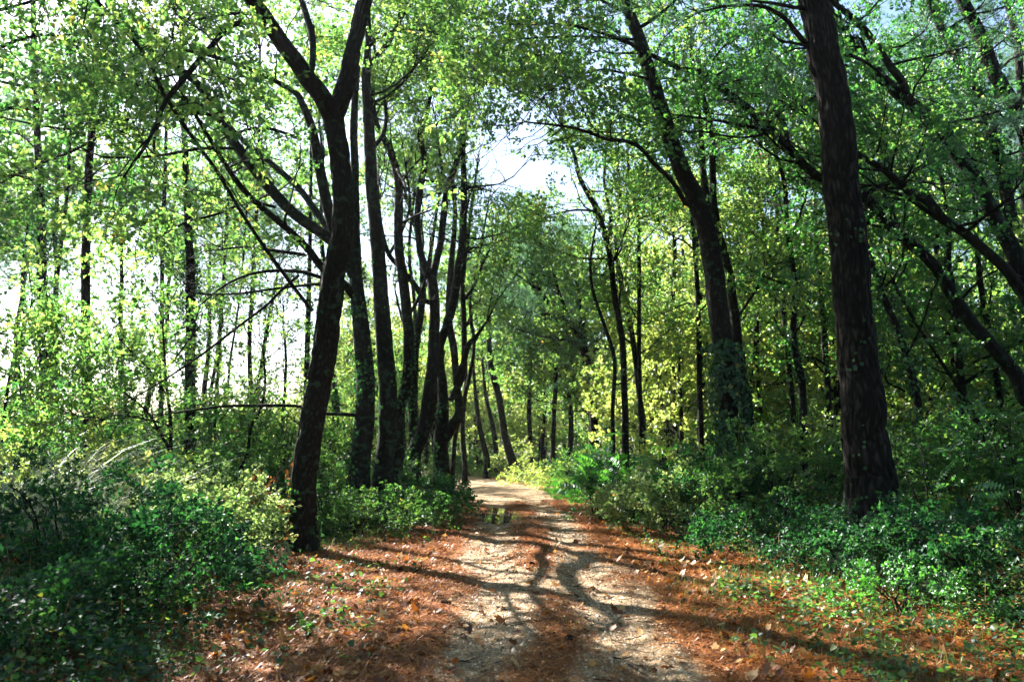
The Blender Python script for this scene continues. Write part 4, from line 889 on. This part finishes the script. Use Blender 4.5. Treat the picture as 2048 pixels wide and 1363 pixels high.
traced_tree('oak_tree', 'tall leaning oak right of the track with its lower bole clad in ivy', 'oak tree', 14.8,
  [(1460, 990, 46), (1458, 940, 44), (1457, 852, 42), (1455, 764, 42), (1446, 690, 44), (1437, 620, 46), (1430, 566, 46), (1416, 480, 43), (1390, 394, 40), (1359, 331, 37), (1334, 253, 35), (1308, 171, 31), (1285, 97, 28), (1258, 20, 26), (1240, -50, 23)],
  [dict(p=[(1378, 420, 12), (1347, 366, 11), (1308, 327, 10), (1281, 296, 10), (1250, 282, 9), (1216, 279, 8), (1175, 264, 7), (1132, 253, 6), (1051, 244, 4)], dy=-2, d=2.2, f=.35),
   dict(p=[(1290, 110, 8), (1268, 92, 7), (1235, 78, 6), (1201, 66, 6), (1160, 55, 5), (1117, 48, 4), (1060, 50, 3)], dy=-2, d=2.3),
   dict(p=[(1270, 80, 7), (1205, 75, 5), (1150, 73, 5), (1070, 76, 4), (960, 86, 3)], dy=-1.5, d=2.2),
   dict(p=[(1300, 160, 7), (1275, 152, 6), (1240, 145, 5), (1205, 139, 5), (1160, 150, 4), (1132, 160, 4), (1088, 191, 3)], dy=-2, d=2.3),
   dict(p=[(1262, 30, 7), (1200, 0, 5), (1130, -30, 4)], dy=-2, d=2.2),
   dict(p=[(1275, 60, 9), (1330, 20, 7), (1380, -30, 5)], dy=-1, d=1.5)],
  barkm=M_BARK, fine=dict(step=.04, sides=56, amp=.012, k=17), seed=32, leaf_from=.85, ivy=dict(n=2300, s=(0, 3.4), c=.3, spread=.22, size=.085))
traced_tree('oak_tree', 'paired thin stems rising directly behind the leaning oak', 'oak tree', 18,
  [(1500, 960, 24), (1497, 850, 24), (1487, 764, 23), (1472, 654, 21), (1458, 544, 19), (1438, 468, 17), (1427, 400, 16), (1425, 331, 15), (1421, 253, 14), (1400, 175, 12), (1383, 117, 10), (1378, 58, 8), (1347, 15, 7), (1330, -30, 6)],
  [dict(p=[(1440, 500, 16), (1420, 430, 16), (1405, 331, 15), (1398, 234, 13), (1388, 150, 8), (1360, 90, 6)], dy=1, d=1.2, f=.4),
   dict(p=[(1470, 640, 8), (1505, 590, 6), (1530, 540, 4)], dy=1, d=1.2)], seed=33, leaf_from=.5, dens=1.2, ivy=dict(n=300, s=(0, 3), c=.4))
traced_tree('oak_tree', 'long oak bough slanting down behind the big pine to the right edge', 'oak tree', 15,
  [(2075, 860, 32), (2052, 800, 31), (2030, 747, 30), (1986, 694, 28), (1942, 645, 27), (1905, 590, 26), (1868, 530, 24), (1803, 472, 23), (1772, 440, 22), (1725, 390, 21), (1680, 365, 20), (1632, 351, 19), (1585, 304, 18), (1546, 261, 18), (1492, 214, 17), (1453, 183, 16), (1414, 152, 14), (1359, 136, 12), (1301, 109, 9)],
  [dict(p=[(1546, 262, 10), (1490, 252, 8), (1430, 240, 6), (1350, 230, 4)], dy=-1, d=3.5), dict(p=[(1585, 304, 8), (1560, 240, 6), (1530, 180, 4), (1500, 130, 3)], dy=1, d=1.8),
   dict(p=[(1546, 265, 7), (1480, 275, 5), (1400, 262, 4)], dy=-1.5, d=3.5)],
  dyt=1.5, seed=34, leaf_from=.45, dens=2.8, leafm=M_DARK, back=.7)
traced_tree('oak_tree', 'thick leaning oak at upper right forking above the long slanting bough', 'oak tree', 16.5,
  [(2130, 800, 38), (2085, 650, 36), (2048, 560, 34), (2015, 480, 33), (1985, 425, 32), (1963, 382, 32), (1944, 347, 31), (1913, 308, 30), (1881, 257, 30), (1835, 218, 29), (1796, 187, 24), (1753, 144, 22), (1710, 94, 20), (1679, 51, 18), (1650, 0, 16), (1630, -50, 14)],
  [dict(p=[(1815, 205, 18), (1807, 168, 17), (1780, 132, 16), (1749, 86, 15), (1718, 47, 14), (1675, 12, 12), (1640, -20, 10)], dy=-1.5, d=1.2),
   dict(p=[(1800, 190, 9), (1760, 165, 8), (1710, 125, 7), (1690, 110, 5)], dy=-1, d=1),
   dict(p=[(1780, 130, 6), (1830, 118, 6), (1880, 108, 5), (1930, 95, 3)], dy=-.5, d=1)],
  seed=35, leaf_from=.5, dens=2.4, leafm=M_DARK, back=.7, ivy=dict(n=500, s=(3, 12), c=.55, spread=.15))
traced_tree('oak_tree', 'slanting oak limb low on the right with a thinner twin beneath', 'oak tree', 13.8,
  [(2120, 700, 26), (2080, 640, 25), (2045, 585, 24), (2008, 535, 22), (1975, 505, 21), (1932, 468, 20), (1889, 440, 20), (1858, 405, 19), (1807, 374, 17), (1768, 339, 15), (1722, 312, 12), (1690, 290, 9)],
  [dict(p=[(1895, 450, 11), (1858, 425, 10), (1811, 394, 9), (1749, 370, 7)], dy=.5, d=1), dict(p=[(1885, 430, 8), (1850, 380, 6), (1822, 340, 3)], dy=.5, d=1)],
  seed=36, leaf_from=.5, dens=2.5, leafm=M_DARK, back=.7)
traced_tree('pine_tree', 'tall leaning pine cutting through the upper right corner', 'pine tree', 19,
  [(2150, 800, 38), (2120, 560, 36), (2080, 360, 34), (2048, 255, 32), (2022, 203, 30), (1990, 148, 29), (1963, 78, 27), (1928, 8, 25), (1900, -50, 22)],
  [dict(p=[(1990, 150, 6), (2020, 120, 5), (2048, 110, 3)], d=.8), dict(p=[(1963, 78, 6), (1920, 90, 5), (1860, 120, 3)], d=1), dict(p=[(1940, 30, 6), (1990, 20, 5), (2040, 0, 3)], d=1), dict(p=[(2022, 203, 6), (1960, 190, 4), (1900, 200, 3)], d=1)],
  barkm=M_PBARK, leafm=M_PINE, protos=PINE, seed=37, leaf_from=.8)
traced_tree('pine_tree', 'thinner pine at the top right edge', 'pine tree', 22,
  [(2060, 700, 20), (2052, 420, 18), (2041, 164, 16), (2033, 78, 15), (2014, 4, 13), (2000, -50, 12)], [dict(p=[(2030, 90, 4), (1990, 60, 3), (1950, 50, 2)], d=1)], barkm=M_PBARK, leafm=M_PINE, protos=PINE, seed=38, leaf_from=.75)
traced_tree('oak_tree', 'ivy draped trunk left of the tall leaning pine at upper right', 'oak tree', 18,
  [(2080, 760, 30), (2040, 520, 27), (2000, 330, 24), (1959, 195, 20), (1928, 144, 18), (1893, 78, 16), (1866, 23, 14), (1845, -40, 12)],
  [dict(p=[(1928, 144, 7), (1880, 140, 5), (1840, 150, 4)], d=2)], seed=39, leaf_from=.5, dens=1.6, leafm=M_DARK, ivy=dict(n=1800, s=(3, 13), c=.3, spread=.3, size=.09))
RG = 'slender oaks beside the track'
def rt(pts, Y, label, limbs=(), **k):
    k.setdefault('leaf_from', .4); k.setdefault('dens', 1.35)
    return traced_tree('slender_oak', label, 'slender oak', Y, pts, limbs, seed=int(pts[0][0])+5, group=RG, **k)
rt([(1250, 830, 15), (1248, 764, 14), (1244, 676, 14), (1229, 588, 13), (1218, 500, 13), (1194, 422, 12), (1161, 360, 10), (1147, 304, 8), (1125, 253, 6)], 21, 'slender oak curving left, its top against the central sky gap',
   [dict(p=[(1216, 480, 10), (1222, 440, 9), (1215, 400, 7), (1208, 360, 6), (1212, 300, 4)], d=1.4), dict(p=[(1194, 422, 6), (1150, 420, 5), (1100, 430, 3)], d=1.4)], leaf_from=.5)
rt([(1285, 830, 13), (1278, 786, 12), (1264, 667, 12), (1242, 566, 11), (1232, 480, 9), (1240, 400, 7), (1236, 320, 5)], 23, 'slender oak just right of the one curving left')
rt([(1282, 850, 11), (1279, 764, 10), (1278, 632, 9), (1278, 500, 9), (1275, 430, 8), (1260, 367, 7), (1255, 300, 5)], 22, 'thin straight oak third from the sky gap')
rt([(1225, 820, 9), (1229, 720, 9), (1207, 645, 8), (1185, 579, 7), (1181, 522, 6), (1190, 460, 4)], 20, 'thin crooked stem nearest the far bend on the right bank')
rt([(1400, 800, 12), (1398, 700, 12), (1396, 610, 11), (1390, 500, 11), (1382, 420, 9), (1370, 340, 7)], 22, 'thin stem just left of the leaning oak bole')
rt([(1606, 930, 18), (1608, 880, 17), (1603, 764, 17), (1586, 676, 14), (1590, 588, 13), (1581, 500, 12), (1573, 440, 11), (1569, 370, 9), (1550, 300, 7)], 17.5, 'upright ivy flecked oak left of the big pine', ivy=dict(n=350, s=(0, 5), c=.4),
   limbs=[dict(p=[(1578, 490, 7), (1600, 430, 6), (1615, 380, 4)], d=1.5)])
rt([(1585, 800, 12), (1564, 588, 11), (1551, 526, 10), (1555, 430, 9), (1538, 331, 7), (1530, 260, 5)], 21, 'thin stem behind the upright ivy flecked oak')
rt([(1847, 960, 17), (1841, 852, 17), (1828, 764, 16), (1801, 676, 15), (1757, 566, 13), (1730, 480, 11), (1715, 400, 9)], 15.5, 'leaning stem just right of the big pine bole', leafm=M_DARK, ivy=dict(n=600, s=(0, 5), c=.35, spread=.15))
rt([(1965, 860, 9), (1933, 800, 9), (1898, 746, 8), (1837, 654, 8), (1790, 570, 6)], 17, 'thin slanting stem low on the right', leafm=M_DARK)
rt([(1350, 840, 11), (1352, 740, 10), (1345, 620, 10), (1350, 500, 9), (1340, 400, 7)], 26, 'distant thin oak seen left of the leaning oak')
rt([(1500, 760, 11), (1515, 640, 10), (1530, 500, 9), (1520, 400, 7)], 25, 'distant thin oak right of the paired stems')
rt([(1660, 850, 14), (1650, 700, 13), (1640, 560, 12), (1628, 440, 10)], 21, 'dim oak trunk touching the left side of the big pine', leafm=M_DARK)
rt([(1920, 830, 16), (1900, 640, 15), (1870, 480, 13), (1850, 360, 10)], 21, 'dim trunk in the deep shade between the slanting limbs', leafm=M_DARK)
rt([(2010, 860, 14), (1985, 700, 13), (1960, 560, 12), (1950, 400, 9)], 19, 'dim trunk near the right edge behind the slanting limbs', leafm=M_DARK, ivy=dict(n=600, s=(0, 6), c=.3, spread=.2))
rt([(872, 930, 12), (868, 860, 11), (880, 760, 10), (870, 660, 9), (858, 560, 8), (868, 460, 7), (880, 380, 5)], 26, 'slender stem inside the clump between the two stemmed and the many stemmed oak')
rt([(905, 940, 11), (912, 860, 10), (935, 770, 9), (948, 690, 8), (940, 600, 7), (960, 500, 6), (975, 420, 4)], 27, 'slender stem leaning right out of the clump over the track')
rt([(810, 920, 12), (806, 830, 11), (822, 730, 9), (830, 620, 8), (818, 500, 7), (830, 380, 5)], 27, 'slender stem behind the wavy oak with the ivy foot')
# beyond the bend
CG = 'trees beyond the bend of the track'
def ct(pts, Y, label, **k):
    k.setdefault('leaf_from', .35); k.setdefault('dens', 1.5); k.setdefault('blen', 2.0); k.setdefault('protos', OAKFAR)
    return traced_tree('bend_tree', label, 'tree', Y, pts, k.pop('limbs', ()), seed=int(pts[0][0])+9, group=CG, spray=1.0, **k)
ct([(1026, 928, 20), (1012, 880, 17), (1004, 835, 15), (998, 794, 15), (986, 750, 14), (980, 718, 12), (978, 640, 10), (985, 560, 7)], 38, 'curved dark trunk behind the pale yellow bush')
ct([(1064, 923, 11), (1060, 870, 10), (1058, 823, 10), (1060, 734, 9), (1062, 640, 7), (1070, 560, 5)], 41, 'straight thin dark trunk right of the curved one')
ct([(974, 915, 13), (965, 880, 12), (957, 840, 10), (950, 780, 8), (945, 700, 6)], 40, 'dark trunk leaning left at the inside of the bend')
ct([(994, 915, 11), (986, 855, 10), (972, 794, 8), (965, 720, 6)], 43, 'thin dark trunk beside the one leaning left at the bend')
ct([(1105, 920, 11), (1108, 830, 10), (1112, 740, 9), (1105, 650, 6)], 36, 'dark trunk under the blue green pine, left one')
ct([(1140, 915, 12), (1142, 840, 11), (1135, 750, 9), (1140, 650, 7)], 39, 'dark trunk under the blue green pine, right one')
ct([(1185, 900, 11), (1180, 800, 10), (1172, 700, 8), (1165, 620, 6)], 33, 'dark trunk on the right bank just before the bend')
ct([(930, 930, 12), (925, 850, 10), (932, 760, 8), (928, 660, 6)], 34, 'trunk seen through the boughs of the many stemmed oak')
g = rs(77)
BP = traced_tree('blue_pine', 'round crowned blue green pine leaning over the bend of the track', 'pine tree', 32,
  [(1190, 900, 20), (1185, 800, 18), (1172, 720, 16), (1155, 665, 14), (1115, 629, 12), (1085, 590, 9), (1060, 540, 6)],
  [dict(p=[(1150, 660, 8), (1120, 590, 7), (1100, 520, 5), (1080, 490, 3)], dy=-1, d=2.6), dict(p=[(1115, 629, 7), (1060, 625, 5), (1000, 600, 3)], dy=-1, d=2.8),
   dict(p=[(1160, 670, 8), (1160, 600, 6), (1145, 530, 4)], dy=1, d=2.6), dict(p=[(1165, 690, 8), (1130, 680, 6), (1085, 672, 5), (1040, 660, 3)], dy=-1, d=2.6), dict(p=[(1100, 600, 7), (1050, 560, 5), (1000, 530, 3)], dy=.5, d=2.8)],
  barkm=M_PBARK, leafm=M_PINE, protos=PINE, seed=78, leaf_from=.5, dens=2.6, spray=.95, blen=1.25, up=.3)
#@@BACK

# ------------------------------------------------------------------ background trees: a few built in full, then copied
def make_tree(name, H, hb, cr, seed, leafm, protos, nl=13, spray=1.15, pine=False, r0=None, barkm=None):
    g = rs(seed); e = empty(name, (0, 0, 0), None, None); n = 12; z = np.linspace(-.2, H, n)
    P = np.stack([np.cumsum(g.normal(0, .10, n))*H/12, np.cumsum(g.normal(0, .10, n))*H/12, z], -1); R = np.linspace(r0 or H*.012+.02, .03, n)
    ba = Acc(); tube(ba, P, R, 8, 0, seed=seed); T, D = [], []
    for i in range(nl):
        f = (i+g.uniform(.1, .9))/nl; h = hb+(H-hb)*f; q = np.array([np.interp(h, z, P[:, k]) for k in range(3)]); an = i*2.4+g.normal(0, .4)
        L = cr*(1.15-.75*f if not pine else (.6+.8*math.sin(f*2.6)))*g.uniform(.75, 1.2); upz = .25+.7*f if not pine else .15+.3*f
        grow(ba, T, D, q, nrm(np.array([math.cos(an), math.sin(an), upz])), L, np.interp(h, z, R)*.5, g, 1, up=.15, step=.42, wander=.22)
    ba.build('trunk', barkm or M_BARK, e, smooth=True); ca = Acc(); T = np.array(T); place_sprays(ca, protos, T, np.array(D), spray*g.uniform(.7, 1.25, len(T)), g)
    ca.build('crown', [leafm, M_TWIG], e); return e
g = rs(640); n_ = 42000; fx = g.uniform(-1, 1, n_); fy = g.uniform(84, 112, n_); fx = fx*fy*.85; fh = np.interp(fx/fy, [-.8, -.2, -.05, .3, .8], [5, 5.5, 11, 15, 15])*(.65+.5*fbm(fx*.12, fy*.02))
P_ = np.stack([fx, fy, height(fx, fy)+fh*g.uniform(0, 1, n_)**.8], -1); V_, T_ = leaf_tris(P_, g.normal(0, 1, (n_, 3)), g.normal(0, 1, (n_, 3))+[0, 0, .5], g.uniform(.4, .9, n_), g.uniform(.3, .6, n_))
ac = Acc(); ac.add(V_, T_, np.repeat(g.uniform(0, .9, n_), 2)); tag(ac.build('far_woods', M_OAK), 'far belt of woodland closing the view behind all the trees', 'woods', kind='stuff')
def copy_thing(e, loc, rz, s, label, cat, group):
    c = e.copy(); SC.collection.objects.link(c); c.location = loc; c.rotation_euler = (0, 0, rz); c.scale = (s, s, s); tag(c, label, cat, group)
    for ch in e.children:
        d = ch.copy(); SC.collection.objects.link(d); d.parent = c; d.matrix_parent_inverse.identity()
    return c
PROT = {'broad': [make_tree('forest_oak', 11, 2.2, 3.2, 501, M_OAK, OAKFAR, 13), make_tree('forest_oak', 12.5, 3.0, 3.0, 502, M_YEL, OAKFAR, 13), make_tree('forest_oak', 9, 1.2, 3.0, 503, M_YEL, OAKFAR, 12)],
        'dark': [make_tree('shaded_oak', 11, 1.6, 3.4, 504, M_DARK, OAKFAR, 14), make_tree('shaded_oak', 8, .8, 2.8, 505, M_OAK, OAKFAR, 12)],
        'pine': [make_tree('forest_pine', 17, 11.5, 2.8, 506, M_PINE, PINE, 15, spray=1.3, pine=True, r0=.2, barkm=M_PBARK), make_tree('forest_pine', 15, 9.0, 2.6, 507, M_PINE, PINE, 14, spray=1.3, pine=True, r0=.17, barkm=M_PBARK)],
        'tall': [make_tree('high_crowned_oak', 14, 9.2, 3.0, 508, M_OAK, OAKFAR, 11, r0=.15)],
        'young': [make_tree('understorey_oak', 5, .6, 1.9, 509, M_OAK, OAKFAR, 12, spray=.85), make_tree('understorey_oak', 4, .4, 1.7, 510, M_YEL, OAKFAR, 11, spray=.8)]}
used = set()
def blocks_bend(kind, x, y):
    dx, dy = x+1.8, y-33; al = dx*math.sin(SUN_AZ)+dy*math.cos(SUN_AZ); ac_ = abs(dx*math.cos(SUN_AZ)-dy*math.sin(SUN_AZ))
    return -4 < al < {'young': 7, 'pine': 0}.get(kind, 16) and ac_ < {'young': 4.5}.get(kind, 5.0)
def put(kind, x, y, s, label, cat, group, g):
    if blocks_bend(kind, x, y): return
    k = int(g.integers(0, len(PROT[kind]))); e = PROT[kind][k]; loc = (x, y, hz(x, y)); rz = g.uniform(0, 6.28)
    if (kind, k) not in used:
        used.add((kind, k)); e.location = loc; e.rotation_euler = (0, 0, rz); e.scale = (s, s, s); tag(e, label, cat, group); return
    copy_thing(e, loc, rz, s, label, cat, group)
def field(kind, n, fx, ymin, ymax, dmin, smin, smax, label, cat, group, seed, ypw=1.0):
    g = rs(seed); pts = []; tries = 0
    while len(pts) < n and tries < 4000:
        tries += 1; y = ymin+(ymax-ymin)*g.uniform(0, 1)**ypw; a, b = fx(y); x = g.uniform(a, b)
        if any((x-p[0])**2+(y-p[1])**2 < (dmin*(1+y*.008))**2 for p in pts): continue
        pts.append((x, y)); put(kind, x, y, g.uniform(smin, smax), label, cat, group, g)
field('broad', 18, lambda y: (-.14*y-1.0 if y > 44 else 99, .22*y) if y > 44 else (.17*y, .30*y+2), 27, 82, 3.4, .8, 1.1, 'sunlit yellow green oak in the woods beyond the bend', 'oak tree', 'sunlit oaks beyond the bend', 601)
field('broad', 12, lambda y: (-.20*y, -.10*y-.9) if y < 44 else (-.22*y, -.1*y), 29, 70, 3.0, .75, 1.0, 'sunlit oak behind the many stemmed oak on the left', 'oak tree', 'sunlit oaks behind the left stems', 602)
field('broad', 19, lambda y: (.22*y, .50*y), 23, 60, 3.2, .8, 1.1, 'sunlit oak deep in the right woods left of the big pine', 'oak tree', 'oaks deep in the right woods', 603)
field('dark', 18, lambda y: (.47*y+1, .85*y), 17, 55, 3.0, .8, 1.15, 'shaded dark green oak in the thick woods on the right', 'oak tree', 'shaded oaks on the right', 604)
field('young', 44, lambda y: (.15*y+1, .7*y), 22, 50, 1.6, .8, 1.35, 'bushy young oak in the understorey of the right woods', 'young oak', 'understorey of the right woods', 605)
field('young', 34, lambda y: (-.16*y-1 if y > 46 else -.24*y, .14*y if y > 46 else -.12*y), 30, 62, 1.6, .8, 1.3, 'bushy young oak low down beyond the bend', 'young oak', 'understorey beyond the bend', 606)
field('young', 26, lambda y: (-.72*y, -.24*y), 24, 55, 2.0, .42, .78, 'low bushy oak in the hedge under the bright sky at left', 'young oak', 'low hedge at left', 607)
field('pine', 4, lambda y: (-.70*y, -.30*y), 34, 60, 3.5, .85, 1.1, 'distant tall pine with a bare trunk at left', 'pine tree', 'distant pines at left', 608)
field('tall', 5, lambda y: (-.68*y, -.16*y), 25, 38, 3.0, .85, 1.1, 'high crowned oak behind the fanning limbs at left', 'oak tree', 'high crowned oaks at left', 609)
field('pine', 8, lambda y: (.45*y, .8*y), 26, 50, 4, .9, 1.15, 'distant tall pine above the shaded oaks at right', 'pine tree', 'distant pines at right', 610)
put('pine', 2.2, 58, 1.05, 'hazy distant pine rising above the oaks in the central sky gap', 'pine tree', None, rs(5))
# unseen oaks added left of the frame to shade the foreground
g = rs(611)
put('dark', -13.2, 12.3, 1.0, 'unseen oak added outside the left edge for shade', 'oak tree', 'unseen shading oaks outside the left edge', g)
put('dark', -12.0, 9.6, .95, 'unseen oak added outside the left edge for shade', 'oak tree', 'unseen shading oaks outside the left edge', g)
put('tall', -15.5, 14.5, .9, 'unseen oak added outside the left edge for shade', 'oak tree', 'unseen shading oaks outside the left edge', g)
# unseen oaks added behind and right of camera, blocking sky light from the foreground
g = rs(612)
for x, y in ((-6, -5), (5.5, -6), (-10, -1), (9.5, -1.5), (-3, -12), (3.5, -13), (9, -10), (-9, -9), (13.5, 4.5), (15, 0)): put('dark', x, y, 1.05, 'unseen oak added for shade to the wood behind the camera', 'oak tree', 'wood behind the camera', g)
for x, y in ((-4.2, -1.5), (4.6, -1.8), (8.6, 3.0), (0.5, -7.5), (12.2, 9.2)): put('tall', x, y, .95, 'unseen high crowned oak added for shade to the wood behind the camera', 'oak tree', 'wood behind the camera', g)

# every copy says where it stands among the trees one can find
LM = [(90, 'ivy covered pine at the left edge'), (178, 'slim dark pine'), (381, 'thick ivy wrapped trunk'), (640, 'forked oak'), (775, 'lichen spotted oak'), (900, 'many stemmed oak'),
      (1020, 'curved trunk at the bend'), (1140, 'blue green pine'), (1250, 'left curving slender oak'), (1450, 'leaning oak'), (1600, 'ivy flecked upright oak'), (1720, 'big pine'), (1830, 'stem leaning behind the big pine'), (2000, 'right edge of the photo')]
ORD = ['nearest', 'second', 'third', 'fourth', 'fifth', 'sixth', 'seventh', 'eighth', 'ninth', 'tenth', 'eleventh', 'twelfth']
KIND = {'sunlit oaks beyond the bend': 'sunlit oak beyond the bend', 'sunlit oaks behind the left stems': 'sunlit oak past the left stems', 'oaks deep in the right woods': 'yellow green oak', 'shaded oaks on the right': 'shaded dark oak',
        'understorey of the right woods': 'bushy young oak', 'understorey beyond the bend': 'low young oak beyond the bend', 'low hedge at left': 'low hedge oak', 'distant pines at left': 'distant tall pine',
        'high crowned oaks at left': 'high crowned oak', 'distant pines at right': 'distant tall pine'}
bucket = {}
for o in SC.objects:
    if o.parent is None and o.get('group') in KIND:
        u, v, d = pix(np.array(o.location)+np.array([0, 0, 2.])); u = float(u[0])
        k = int(np.argmin([abs(u-a) for a, _ in LM])); side = 'left' if u < LM[k][0] else 'right'
        bucket.setdefault((o['group'], k, side), []).append((float(d[0]), o))
for (gr_, k, side), L in bucket.items():
    L.sort(key=lambda t: t[0])
    for i, (d, o) in enumerate(L):
        where = LM[k][1]
        o['label'] = f"{KIND[gr_]} {'just ' if len(L) == 1 else ORD[i]+' back, '}{side} of the {where}"

# the damp air of the wood
hv = np.array([[x, y, z] for x in (-90, 90) for y in (-12, 130) for z in (-14, 32)], float)
ht = [[0, 1, 3], [0, 3, 2], [4, 6, 7], [4, 7, 5], [0, 4, 5], [0, 5, 1], [2, 3, 7], [2, 7, 6], [0, 2, 6], [0, 6, 4], [1, 5, 7], [1, 7, 3]]
hm_ = bpy.data.materials.new('haze_air'); hm_.use_nodes = True; hn = hm_.node_tree.nodes
for x in list(hn): hn.remove(x)
ho = hn.new('ShaderNodeOutputMaterial'); hp = hn.new('ShaderNodeVolumePrincipled'); hp.inputs['Color'].default_value = (.86, .93, 1, 1)
hp.inputs['Density'].default_value = .0002; hp.inputs['Anisotropy'].default_value = .55
hm_.node_tree.links.new(hp.outputs[0], ho.inputs['Volume'])
ha = Acc(); ha.add(hv, ht); tag(ha.build('haze', hm_), 'thin bright haze in the backlit woods', 'haze', kind='stuff')
